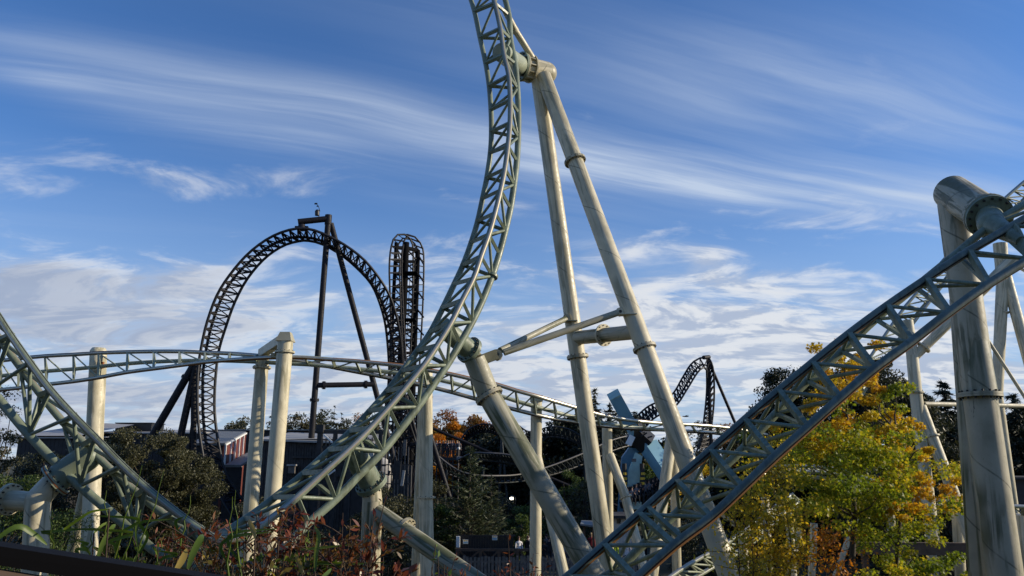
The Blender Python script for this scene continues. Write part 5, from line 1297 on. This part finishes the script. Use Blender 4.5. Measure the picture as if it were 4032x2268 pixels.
# -- far tree line left of the climbing track
far = [(905,1668,60,'leaf_far'),(955,1650,70,'leaf_far'),(1090,1630,60,'leaf_far'),(1135,1618,75,'leaf_far'),(1185,1625,60,'leaf_far'),(1240,1632,80,'leaf_far'),(1290,1615,60,'leaf_far'),(1365,1612,60,'leaf_far'),(1425,1622,80,'leaf_orange_far'),(1470,1640,80,'leaf_far'),(1560,1650,90,'leaf_far'),(1640,1640,80,'leaf_far')]
for i, (x, y, w, m_) in enumerate(far):
    tree('distant_tree', 'distant olive tree in the far row above the dark hall roofs', x, 132+(i % 3)*4, y, w*2.1, 6500, .42, 'oval', m_, group='far tree row above the hall roofs', clumps=40, seed=100+i, low=.0)
for i, (x, y, w) in enumerate([(1010,1650,30),(1068,1640,34),(1268,1610,36),(1318,1598,44),(1345,1625,30),(1398,1632,30),(1590,1632,30)]):
    conifer('dark pointed conifer in the far tree row above the hall roofs', x, 126, y, w*2.6, 4000, group='far conifers above the hall roofs', lsize=.7, tiers=16)
tree('thin_tree', 'small dark tree top showing just right of the black arch foot', 945, 100, 1662, 80, 2500, .3, 'oval', 'leaf_dark', seed=5)
# -- autumn trees
for i, (x, y, w) in enumerate([(1705,1625,70),(1748,1612,60),(1790,1622,60),(1830,1630,60),(1872,1632,60),(1912,1640,60),(1952,1645,50),(1985,1650,50)]):
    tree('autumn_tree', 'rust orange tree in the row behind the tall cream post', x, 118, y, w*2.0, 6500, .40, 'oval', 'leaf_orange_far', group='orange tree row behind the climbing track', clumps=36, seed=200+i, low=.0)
tree('autumn_tree', 'bright orange tree standing over the station deck', 1752, 92, 1652, 170, 13000, .28, 'maple', 'leaf_orange', seed=31, low=.30, clumps=34)
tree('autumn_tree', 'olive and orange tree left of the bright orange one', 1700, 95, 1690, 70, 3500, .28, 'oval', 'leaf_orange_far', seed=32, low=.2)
# -- dark wood behind the hollow
dk = [(1830,1715,170,96),(1900,1690,170,98),(1985,1690,190,94),(2070,1668,190,92),(2160,1660,200,90),(2240,1655,180,92),(2310,1640,150,90),(2460,1690,160,84),(2560,1740,120,86),(1650,1700,120,96),(2650,1730,130,90)]
for i, (x, y, w, D) in enumerate(dk):
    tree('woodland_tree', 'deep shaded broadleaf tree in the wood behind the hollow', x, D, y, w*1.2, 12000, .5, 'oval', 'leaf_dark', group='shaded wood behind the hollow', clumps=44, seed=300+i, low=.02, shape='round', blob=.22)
for i, (x, y, w, D) in enumerate([(2340,1532,120,82),(2400,1590,110,80),(2440,1590,120,84),(2500,1620,110,82),(2290,1600,90,86)]):
    conifer(['tallest dark conifer just left of the blue arm top', 'dark conifer behind the upper blue arm', 'dark conifer with drooping boughs right of the upper blue arm', 'low dark conifer behind the hub of the blue ride', 'dark conifer between the frame legs left of the blue ride'][i], x, D, y, w*1.9, 18000, lsize=.8, tiers=28)
# -- trees right of the tall frame
for i, (x, y, w, D, m_, lb) in enumerate([(2600,1700,110,76,'leaf_yellow','yellowing tree right behind the hub of the blue ride'),(2565,1770,90,74,'leaf_green','green bushy tree under the lower blue arm'),(2690,1690,60,112,'leaf_far','far bush left of the black hill foot'),(2760,1662,70,112,'leaf_far','far bush between the black hill legs'),
        (2840,1658,90,110,'leaf_orange_far','far brownish bush right of the black hill'),(2900,1670,80,108,'leaf_far','far olive bush just left of the round dark trees'),(2790,1760,130,88,'leaf_far','dull olive tree under the black hill'),(2720,1800,110,84,'leaf_yellow','low yellow tree below the black hill')]):
    tree('tree', lb, x, D, y, w*1.35, 7500, .3, 'oval', m_, clumps=36, seed=400+i, low=.0)
for i, (x, y, w, D, lb) in enumerate([(3000,1545,110,60,'round dark tree crossing the rusty rails left of the maple'),(3058,1432,120,62,'tall round headed dark tree just above the rusty rails'),(3165,1382,150,60,'dark tree poking above the rails left of the maple top'),(2975,1640,120,58,'low dark tree under the rails beside the level track end')]):
    tree('dark_tree', lb, x, D, y, w*1.25, 20000, .24, 'oval', 'leaf_dark', clumps=60, seed=450+i, low=.05)
tree('eucalyptus_tree', 'broad dull brown green tree behind the maple and slim split post', 3440, 44, 1395, 500, 75000, .26, 'lance', 'leaf_euca', clumps=120, seed=470, low=.02, dep=3)
tree('eucalyptus_tree', 'narrow drooping tree right of the slim split post', 3660, 46, 1640, 170, 20000, .24, 'lance', 'leaf_euca', clumps=40, seed=471, low=.02)
for i, (x, y, w, D, lb) in enumerate([(3708,1500,130,52,'dark conifer just left of the thick mast'),(3640,1560,90,56,'feathery conifer between slim post and thick mast'),(3790,1560,150,54,'dark conifer behind the thick mast'),(3990,1555,200,50,'big grey green conifer at the right edge'),(3930,1590,130,56,'dark conifer right of the thick mast'),(4090,1540,220,52,'conifer cut by the right edge')]):
    conifer(lb, x, D, y, w*2.6, 30000, lsize=.8, tiers=40, low=.0)
for i, (x, y, w, D) in enumerate([(2900,1850,200,64),(3060,1800,220,66),(3240,1800,240,62),(3560,1850,220,58),(3760,1850,220,60),(3950,1880,240,58),(3420,1900,250,56),(4130,1870,200,60),(3760,1650,280,70),(3960,1620,280,68),(4120,1600,240,70),(3600,1640,220,70),(3120,1600,200,66)]):
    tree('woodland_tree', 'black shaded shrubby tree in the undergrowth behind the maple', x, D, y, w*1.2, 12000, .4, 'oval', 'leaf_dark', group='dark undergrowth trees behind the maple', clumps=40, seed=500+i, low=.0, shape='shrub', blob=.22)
# -- bank of shrubs along the hollow
for i, (x, y, w, D, m_) in enumerate([(1480,1920,160,48,'leaf_olive'),(1600,1930,150,49,'leaf_olive'),(1700,1900,130,52,'leaf_olive'),(1760,1990,110,50,'leaf_green'),(1960,1960,170,60,'leaf_dark'),(2080,1985,150,58,'leaf_green'),(2060,2030,90,55,'leaf_green'),(2230,1850,170,66,'leaf_green'),(2300,1900,140,62,'leaf_olive'),(2160,1940,120,62,'leaf_dark'),(2620,1900,160,66,'leaf_olive'),(1540,2080,150,44,'leaf_dark'),(2740,2030,180,50,'leaf_dark'),(2850,2100,170,44,'leaf_dark')]):
    lb = ['olive shrub under the stub of the climbing track','olive shrub left of the tall lone post','olive shrub right behind the tall lone post','glossy green shrub below the young pine','dark shrub left of the lamp','green shrub right of the lamp','small bright green shrub at the lamp foot','sunlit green shrub on the bank behind the tall frame','olive shrub between the legs of the tall frame','dark shrub left of the tall frame foot','olive shrub under the gondola','dark low shrub below the climbing track','dark shrub behind the rusty rails','dark shrub at the foot of the right leg'][i]
    tree('shrub', lb, x, D, y, w*1.25, 6500, .15, 'oval', m_, clumps=40, seed=520+i, low=.0, shape='shrub', cat='shrub', blob=.2)
conifer('young sunlit pine with upright leader in the hollow', 1852, 50, 1752, 300, 15000, 'leaf_pine', lsize=.34, tiers=30, low=.12, name='pine_tree', lift=.25)
conifer('smaller young pine right of the taller one', 1934, 53, 1870, 170, 6000, 'leaf_pine', lsize=.34, tiers=18, low=.2, name='pine_tree', lift=.25)
# -- left side
tree('large_shrub', 'huge dark olive shrub filling the lower left behind the dipping track', 600, 42, 1690, 520, 75000, .125, 'oval', 'leaf_olive', clumps=170, seed=600, low=.0, shape='shrub', cat='shrub', dep=3, blob=.14)
tree('large_shrub', 'right shoulder of dark shrubs beside the black arch foot', 745, 43, 1800, 330, 38000, .125, 'oval', 'leaf_olive', clumps=60, seed=601, low=.0, shape='shrub', cat='shrub', blob=.18)
tree('large_shrub', 'dark shrub behind the left cream post', 400, 44, 1730, 300, 26000, .13, 'oval', 'leaf_dark', clumps=60, seed=602, low=.0, shape='shrub', cat='shrub', blob=.18)
tree('shrub', 'shaded shrub in front of the gabled shed', 200, 46, 1765, 360, 26000, .13, 'oval', 'leaf_dark', clumps=50, seed=603, low=.0, shape='shrub', cat='shrub', blob=.18)
tree('shrub', 'bright green leafy shrub at the left edge behind the elbow pipe', 60, 29, 1880, 320, 14000, .14, 'lance', 'leaf_green', clumps=44, seed=604, low=.0, shape='shrub', cat='shrub', blob=.2)
tree('shrub', 'green leafy shrub between the elbow pipe and the left cream post', 260, 31, 2010, 240, 8000, .12, 'lance', 'leaf_green', clumps=40, seed=605, low=.0, shape='shrub', cat='shrub', blob=.2)
tree('slender_tree', 'wispy pale tree cut by the left edge', -10, 34, 1490, 190, 9000, .12, 'oval', 'leaf_olive', bark='bark_pale', clumps=60, seed=606, low=.25, cat='tree', blob=.12)
tree('shrub', 'dark shrub between the twin posts and the climbing track', 1010, 40, 1960, 200, 9000, .13, 'oval', 'leaf_olive', clumps=44, seed=607, low=.0, shape='shrub', cat='shrub', blob=.2)
tree('shrub', 'low dark shrub under the twin posts', 1180, 38, 2080, 260, 9000, .13, 'oval', 'leaf_dark', clumps=44, seed=608, low=.0, shape='shrub', cat='shrub', blob=.2)
tree('shrub', 'dark shrub right of the grey upright', 1560, 38, 2120, 200, 8000, .12, 'oval', 'leaf_dark', clumps=44, seed=609, low=.0, shape='shrub', cat='shrub', blob=.2)

# -- golden maple in front of the right hand supports
def clump_pts(lst, n, D0, dz=1.2, flat=.75, rg=rng):
    tot = sum(r*r for (_, _, r) in lst); out_ = []
    C_ = []
    for (x, y, r) in lst:
        k = int(n*r*r/tot); c = np.array(px(x, y, D0+rg.uniform(-dz, dz))); R_ = r*D0/F*1.25
        sub = max(5, int(r/9)); sc = rg.normal(size=(sub,3))*R_*.80*np.array([1.15,1,.85]); C_.append(c)
        u = rg.normal(size=(k,3)); u /= np.linalg.norm(u, axis=1, keepdims=True); u *= rg.uniform(0,1,size=(k,1))**.5
        out_.append(c+sc[rg.integers(0, sub, k)]+u*R_*.42*np.array([1.2,1.2,flat]))
    return np.vstack(out_), C_
D0 = 20.5
t = empty('maple_tree', Vector((px(3330,2100,D0).x, D0, 0)), 'tall maple turning green to gold in front of the slim split-legged post', 'tree')
gold = [(3325,1410,55),(3300,1470,50),(3380,1480,60),(3440,1530,50),(3330,1560,70),(3240,1590,50),(3290,1650,60),(3210,1680,55),(3400,1600,45),(3480,1705,60),(3560,1740,60),(3590,1700,40),(3620,1770,35),(3260,1740,45),(3640,1930,55),(3590,1970,60),(3690,1985,35),(3520,1930,40),(3150,1760,45),(3560,2010,40)]
grn = [(3480,1590,65),(3530,1565,45),(3420,1690,80),(3330,1740,90),(3400,1800,100),(3290,1830,100),(3190,1830,80),(3490,1830,90),(3560,1850,70),(3240,1930,100),(3360,1920,110),(3460,1950,100),(3140,1900,70),(3460,2050,70),(3560,2080,75),(3490,2170,70),(3590,2200,70),(3530,2260,80),(3640,2270,60)]
Pg, Cg = clump_pts(gold, 13500, D0); Pn, Cn = clump_pts(grn, 24000, D0, 1.7)
leaves('gold_leaves', Pg, .095, 'maple', 'leaf_gold', t, kind='stuff'); leaves('green_leaves', Pn, .095, 'maple', 'leaf_maple', t, kind='stuff')
b = MB(); tr0 = px(3330,2290,D0); tb_ = limb(b, Vector((tr0.x, D0, -.1)), px(3335,1500,D0), .14, .025, 'bark', 9, .015, 10)
tc_ = limb(b, Vector((tr0.x+.9, D0+.3, -.1)), px(3520,1720,D0+.3), .10, .02, 'bark', 8, .02, 8)
for c in Cg+Cn:
    c = Vector(c); src = tb_ if c.x < tr0.x+.9 else tc_
    k_ = min(range(len(src)), key=lambda i: abs(src[i].z-(c.z-.5))+(0 if src[i].z < c.z else 3)); limb(b, src[k_], c, .035, .008, 'bark', 5, .06, 4)
b.build('trunk', t)
# -- saplings with yellow leaves below it
sap = [(2905,2268,2890,1960),(2960,2268,2965,1880),(3020,2268,3010,1830),(3060,2268,3045,1790),(2990,2268,2950,2020),(3110,2268,3100,1880),(3040,2268,3030,1720),(3180,2268,3160,2010),(3250,2268,3240,2090),(3300,2268,3290,2140)]
slab = ['leftmost yellow leaved sapling beside the leg of the tall frame','slim yellow sapling second from the frame leg','straight yellow sapling left of the bright cream post','yellow sapling stem rising through the rusty rails','short golden sapling at the bottom edge left of the bright post','thin yellow green sapling right of the bright post','tallest sapling whose top shows between the rusty rails','bushy yellow sapling below the maple crown','low orange leaved sapling under the maple','low orange brown sapling at the bottom edge under the maple']
for i, ((x0, y0, x1, y1), lb) in enumerate(zip(sap, slab)):
    D = 16.6+.25*(i % 4); rg = np.random.default_rng(700+i)
    p = px(x0, y0, D); t = empty('sapling', Vector((p.x, D, 0)), lb, 'sapling', None)
    b = MB(); P = limb(b, Vector((p.x, D, -.1)), px(x1, y1, D), .028, .006, 'twig', 6, .02, 10, rg)
    PP = []
    for k in range(56):
        f_ = rg.uniform(.3, 1)*10; j = min(int(f_), 9); c = P[j].lerp(P[j+1], f_-j); e = c+Vector((rg.normal()*.32, rg.normal()*.32, rg.uniform(0, .35)))
        limb(b, c, e, .009, .003, 'twig', 4, .05, 2, rg); m_ = 26
        s = rg.uniform(.2, 1.1, m_); PP.append(np.array(c)+(np.array(e)-np.array(c))*s[:,None]+rg.normal(size=(m_,3))*.10)
    leaves('leaf_cluster', np.vstack(PP), .085, 'maple' if i % 2 else 'oval', 'leaf_orange' if i >= 8 else 'leaf_yellow', t, rg=rg, kind='stuff'); b.build('stem', t)

order_labels('far tree row above the hall roofs', 'of the far olive trees above the dark hall roofs')
order_labels('far conifers above the hall roofs', 'of the dark pointed conifers above the hall roofs')
order_labels('orange tree row behind the climbing track', 'of the rust orange trees behind the tall cream post')
order_labels('shaded wood behind the hollow', 'of the deep shaded trees behind the hollow')
order_labels('dark undergrowth trees behind the maple', 'of the black shaded trees behind the maple')
order_labels('riders on the blue ride', 'of the dark clad riders in the blue ride gondola')

# -- unseen trees added behind the viewing deck to block part of the skylight
rgw = np.random.default_rng(77); Pw = []; bw = MB()
for i in range(26):
    az = R(118+i*6.1); rr_ = rgw.uniform(17, 26); h_ = rgw.uniform(13, 19); cx_, cy_ = math.sin(az)*rr_, math.cos(az)*rr_
    bw.tube((cx_, cy_, -.1), (cx_, cy_, h_*.8), .28, .08, 'bark', 8, False)
    u = rgw.normal(size=(3000,3)); u /= np.linalg.norm(u, axis=1, keepdims=True); u *= rgw.uniform(.3,1,size=(3000,1))
    Pw.append(np.array([cx_, cy_, h_*.52])+u*np.array([3.0, 3.0, h_*.48]))
o = leaves('skylight_blocker_trees', np.vstack(Pw), .75, 'oval', 'leaf_dark', None, rg=rgw, kind='stuff'); tag(o, 'dense dark belt of unseen trees added behind the viewing deck to dim skylight', kind='stuff')
bw.build('trunks', o)

# ================================================================ foreground: railing and planting on the viewing deck
m, nt, bs = new_mat('rail_black'); bs.inputs['Base Color'].default_value = (.004, .004, .005, 1); bs.inputs['Roughness'].default_value = .75; bs.inputs['Specular IOR Level'].default_value = .15
t = empty('handrail', Vector((-.6, 1.1, 5.2)), 'black flat topped handrail slanting across the bottom left corner', 'handrail')
a0, a1 = px(-700, 2045, .95), px(1050, 2310, 1.12); n0, n1 = px(-700, 2112, .95), px(1050, 2400, 1.12)
ofs = Vector((.01, .035, -.002))
b = MB(); vs = [a0, a1, n1, n0, a0+ofs, a1+ofs, n1+ofs, n0+ofs]
b.add(vs, [[3,2,1,0],[4,5,6,7],[0,1,5,4],[1,2,6,5],[2,3,7,6],[3,0,4,7]], 'rail_black', None, False); b.build('top_bar', t)
sh = n0+Vector((0,-.03,-.004)); sh1 = n1+Vector((0,-.03,-.004))
b = MB(); vs = [n0+Vector((0,.01,-.006)), n1+Vector((0,.01,-.006)), n1+Vector((.02,-.12,-.016)), n0+Vector((-.02,-.12,-.016))]
vs += [v-Vector((0,0,.03)) for v in vs]
b.add(vs, [[0,1,2,3],[7,6,5,4]]+[[i, 4+i, 4+(i+1)%4, (i+1)%4] for i in range(4)], 'brown_wood', None, False); b.build('timber_ledge', t)
for k in (.05, .55):
    c = n0.lerp(n1, k); bar('post', t, Vector((c.x+.02, c.y+.06, 4.6)), c+Vector((.02,.06,0)), .03, 'rail_black', 'box')
# viewing deck the camera stands on, planter behind the rail
t = empty('planter', Vector((0, 2.4, 5.2)), 'dark timber planter trough behind the handrail holding the red leaved plants', 'planter')
b = MB(); b.box((-.3, 2.6, 5.55), 7, .9, .5, 'brown_wood'); b.build('trough', t)
b = MB(); b.box((-.3, 2.6, 5.82), 6.9, .8, .05, 'ground'); b.build('soil', t)
b = MB(); b.box((0, 0, 5.1), 9, 5, .2, 'brown_wood'); o = b.build('viewing_deck'); tag(o, 'timber viewing deck underfoot', kind='structure')
PLZ = 5.82
def arc_pts(p, q, sag, n=10):
    out_ = []
    for i in range(n+1):
        s = i/n; c = p.lerp(q, s); c.z += sag*math.sin(math.pi*s)*1.0; out_.append(c)
    return out_
def spray(t_, P, D, n, leaf, mat, tmpl='lance', start=.45, rg=rng, stem='twig', r=.004, spread=.6, lname='leaflets'):
    """arching stem with paired leaflets near its tip"""
    b = MB(); m_ = len(P)
    for i in range(m_-1): b.tube(P[i], P[i+1], r*(1-.75*i/m_), r*(1-.75*(i+1)/m_), stem, 5, False)
    PP, AX = [], []
    for k in range(n):
        s = rg.uniform(start, 1.0)*(m_-1); i = min(int(s), m_-2); c = P[i].lerp(P[i+1], s-i); d = (P[i+1]-P[i]).normalized()
        ax = np.array(d)*.7+rg.normal(size=3)*spread; ax /= np.linalg.norm(ax); PP.append(np.array(c)+ax*leaf*.5); AX.append(ax)
    return b, PP, AX
def plant(label, base_x, D, tips, n, leaf_, mat, tmpl='lance', seed=0, name='heavenly_bamboo_plant', start=.4, sag=.05, stem='twig', twigs=5, tw=.12, r=.004, cat='plant'):
    leaf = leaf_*.98; n = int(n*1.05); twigs = int(twigs*1.2); tips = [(x, y+44) for x, y in tips]; rg = np.random.default_rng(seed); bp = px(base_x, 2268, D); t_ = empty(name, Vector((bp.x, D, PLZ)), label, cat)
    B_ = MB(); PP, AX = [], []
    for (x, y) in tips:
        q = px(x, y, D+rg.uniform(-.15, .15)); p = Vector((bp.x+rg.normal()*.04, D+rg.normal()*.04, PLZ))
        P = arc_pts(p, q, sag)
        b, a_, c_ = spray(t_, P, D, n, leaf, mat, tmpl, start, rg, stem, r)
        B_.v_off = len(B_.v); B_.add(b.v, b.f, stem); PP += a_; AX += c_
        for k in range(twigs):
            s = rg.uniform(start, .95)*10; i = min(int(s), 9); c = P[i].lerp(P[i+1], s-i); d = (P[i+1]-P[i]).normalized()
            e = c+d*tw*rg.uniform(.3,1)+Vector((rg.normal()*tw*.6, rg.normal()*tw*.4, rg.normal()*tw*.16))
            b, a_, c_ = spray(t_, arc_pts(c, e, .01, 4), D, max(3, n//2), leaf, mat, tmpl, .15, rg, stem, r*.5); B_.add(b.v, b.f, stem); PP += a_; AX += c_
    leaves('leaflets', np.array(PP), leaf, tmpl, mat, t_, axis=np.array(AX), rg=rg, kind='stuff', smin=.55)
    B_.build('stem', t_); return t_
plant('flat spreading spray of small red leaves over the dip of the track', 800, 2.3, [(610,2070),(680,2045),(740,2030),(800,2035),(860,2028),(905,2020),(700,2100),(830,2075),(900,2060)], 16, .030, 'leaf_red', seed=1, sag=.03, start=.55)
plant('reddest spray of leaves crossing the climbing track left of the grey upright', 1080, 2.25, [(970,2010),(1010,1980),(1060,1985),(1110,1975),(1160,1990),(1200,1995),(1240,2005),(1100,2030),(1180,2040)], 18, .028, 'leaf_red', seed=2, sag=.03, start=.55)
plant('long red spray pointing up across the grey upright', 1330, 2.2, [(1520,1905),(1475,1975),(1440,2010),(1490,2055),(1380,2000),(1350,1975)], 18, .030, 'leaf_red', seed=3, sag=-.03, start=.5)
plant('bronze and olive spray drooping right under the climbing track', 1220, 2.3, [(1250,2060),(1300,2080),(1360,2070),(1400,2095),(1440,2100),(1330,2110),(1280,2130),(1210,2110)], 26, .030, 'leaf_bronze', seed=4, sag=.04, start=.35, twigs=7)
plant('dark brown spray in the middle of the planting', 1040, 2.4, [(1010,2090),(1050,2110),(1100,2080),(1150,2100),(1190,2080),(1120,2140),(1000,2140),(1060,2170),(1160,2170)], 22, .026, 'leaf_bronze', seed=5, sag=.03, start=.4, twigs=6)
plant('low rust coloured tangle at the bottom left of the planting', 760, 2.2, [(650,2120),(700,2140),(760,2110),(820,2130),(880,2150),(740,2170),(920,2120)], 16, .028, 'leaf_bronze', seed=6, sag=.03, start=.4)
plant('olive mottled leaves low in the centre of the planting', 980, 2.1, [(880,2190),(930,2210),(980,2190),(1040,2220),(1100,2210),(1150,2230),(1200,2200),(1260,2220),(960,2150),(1310,2190)], 26, .024, 'leaf_olive', 'oval', seed=7, sag=.02, start=.2, twigs=7, tw=.1, name='mottled_shrub')
plant('straw and yellow dying leaves at the bottom of the planting', 900, 2.05, [(760,2190),(800,2220),(860,2170),(920,2180),(1010,2230),(1080,2190),(700,2200),(1130,2250)], 9, .034, 'leaf_straw', 'oval', seed=8, sag=.02, start=.3, twigs=3, tw=.08, name='dying_plant')
plant('crimson leaves at the bottom edge right of the grey upright', 1330, 2.1, [(1330,2220),(1360,2200),(1300,2240),(1390,2240)], 12, .032, 'leaf_red', seed=9, sag=.0, start=.3)
plant('upright coral leaved shoot against the slanting branch pipe', 1515, 2.3, [(1510,2150),(1530,2190),(1490,2230),(1550,2220),(1580,2200)], 10, .036, 'leaf_red', 'oval', seed=10, sag=.0, start=.35)
plant('faint red sprays before the picket fence', 1820, 2.6, [(1700,2200),(1760,2190),(1820,2195),(1880,2200),(1780,2230),(1850,2240),(1720,2250)], 14, .026, 'leaf_red', seed=11, sag=.02, start=.5)
plant('small red sprays right of the faint ones, by the cream post', 2020, 2.7, [(1960,2180),(2010,2178),(2060,2195),(2100,2215),(2150,2222),(2030,2240)], 12, .024, 'leaf_red', seed=12, sag=.02, start=.6)
plant('yellow green mottled shoot rising before the branch pipe', 1730, 2.2, [(1715,2100),(1725,2150),(1750,2180),(1700,2190),(1760,2220)], 16, .022, 'leaf_fresh', 'oval', seed=13, sag=.0, start=.3, name='green_shoot')
plant('fine fresh green leaves low left of the dip', 560, 2.2, [(430,2110),(500,2090),(560,2110),(620,2130),(660,2160),(380,2140),(540,2160),(470,2150)], 12, .026, 'leaf_fresh', seed=14, sag=.02, start=.3, name='green_shoot')
plant('yellow green sprigs mixed into the rusty leaves', 1000, 2.15, [(900,2110),(960,2090),(1040,2130),(1120,2140),(1180,2120),(1240,2150),(860,2150),(1080,2180)], 10, .024, 'leaf_fresh', 'oval', seed=15, sag=.02, start=.35, name='green_shoot')
# broad strap leaves, each a bent blade with a fold
def blade(t_, pts, w, mat, name='blade'):
    b = MB(); n = len(pts)*4; P = [Vector(cr([tuple(p) for p in pts], i/4)) for i in range((len(pts)-1)*4+1)]
    vs = []; m_ = len(P)
    for i, p in enumerate(P):
        d = (P[min(i+1, m_-1)]-P[max(i-1, 0)]).normalized(); view = (p-Vector((0,0,EYE))).normalized(); x = d.cross(view); x = x.normalized() if x.length > .01 else Vector((1,0,0))
        f_ = i/(m_-1); ww = w*(math.sin(math.pi*min(1, f_*.92+.06))**.6)
        x = (x+view*.35).normalized()
        vs += [p-x*ww, p+view*ww*.25, p+x*ww]
    fs = []
    for i in range(m_-1):
        a_ = i*3; fs += [[a_, a_+1, a_+4, a_+3], [a_+1, a_+2, a_+5, a_+4]]
    b.add(vs, fs, mat); return b.build(name, t_)
D = 1.9
straps = [('broad fresh green strap leaf lying across the elbow pipe foot at the left', [(-60,2160),(60,2075),(130,2100),(185,2145)], .014, 'leaf_fresh'),
          ('long thin leaf with a pale tip curling before the left cream post', [(430,2005),(360,2015),(310,2045),(255,2082),(248,2078)], .007, 'leaf_fresh'),
          ('upright green leaf left of the red sprays', [(380,2220),(400,2150),(440,2080),(455,2065)], .013, 'leaf_fresh'),
          ('short bright leaf pointing up near the dip', [(370,2100),(400,2070),(435,2052)], .007, 'leaf_fresh'),
          ('pale jointed leaf standing beside the grass stems', [(545,2180),(535,2090),(548,2030),(556,2005)], .006, 'leaf_fresh'),
          ('wide lime green leaf under the red sprays', [(740,2240),(760,2180),(790,2120),(800,2105)], .017, 'leaf_fresh'),
          ('bright yellow twisted leaf right of the dip', [(1005,2120),(998,2090),(985,2060),(980,2045)], .012, 'leaf_straw'),
          ('orange yellow crumpled leaf at the bottom left of the planting', [(690,2250),(720,2200),(735,2160)], .018, 'leaf_straw'),
          ('bright green upright leaf in the bronze foliage', [(1240,2250),(1245,2180),(1255,2110),(1238,2070)], .012, 'leaf_fresh'),
          ('ochre dead leaf low in the bronze foliage', [(1190,2260),(1180,2220),(1160,2180)], .012, 'leaf_straw'),
          ('green leaf leaning right at the bottom near the crimson leaves', [(1265,2275),(1290,2255),(1305,2238)], .009, 'leaf_fresh')]
for i, (lb, P, w, m_) in enumerate(straps):
    D = 1.85+.05*(i % 5); pts = [px(x, y, D+.03*k) for k, (x, y) in enumerate(P)]
    t = empty('strap_leaf_plant', pts[0], lb, 'leaf'); blade(t, pts, w*.5, m_, 'leaf')
    base = Vector((pts[0].x, D+.1, PLZ)); b = MB()
    if pts[0].z > PLZ+.03: b.tube(base, pts[0], .003, .002, 'twig', 5); b.build('stem', t)
# grass stems
rs = random.Random(9)
gs = [((420,2268),(420,1930)),((430,2268),(560,1830)),((520,2268),(645,1855)),((470,2268),(540,2020)),((710,2150),(750,1950)),((900,2268),(915,1955)),((950,2268),(928,1930)),((1195,2230),(1215,2090)),((1180,2268),(1250,2170)),((300,2200),(310,2130)),((210,2160),(195,2030)),((350,2200),(365,2085)),((600,2268),(650,2100)),((480,2268),(505,2130)),((1340,2268),(1345,2190))]
for i, ((x0,y0),(x1,y1)) in enumerate(gs):
    D = 2.0+.06*(i % 5); p, q = px(x0, y0, D), px(x1, y1, D); p.z = max(p.z, PLZ) if p.z > PLZ else PLZ
    t = empty('grass_stem', Vector((p.x, D, PLZ)), 'thin green grass stem rising from the planting', 'grass stem', 'grass stems in the planting')
    b = MB(); P = arc_pts(p, q, .0, 6); 
    for k in range(1, 6): P[k].x += rs.uniform(-.006,.006)
    for k in range(6): b.tube(P[k], P[k+1], .0032*(1-.13*k), .0032*(1-.13*(k+1)), 'leaf_fresh', 5, False)
    b.build('stem', t)
    pts = [P[1], P[2]+Vector((rs.uniform(-.03,.03),0,.01)), P[3]+Vector((rs.uniform(-.09,.09),0,.0)), P[3]+Vector((rs.uniform(-.13,.13),0,.01))]
    blade(t, pts, .0045, 'leaf_fresh', 'leaf_blade')

order_labels('grass stems in the planting', 'of the thin green grass stems in the planting')
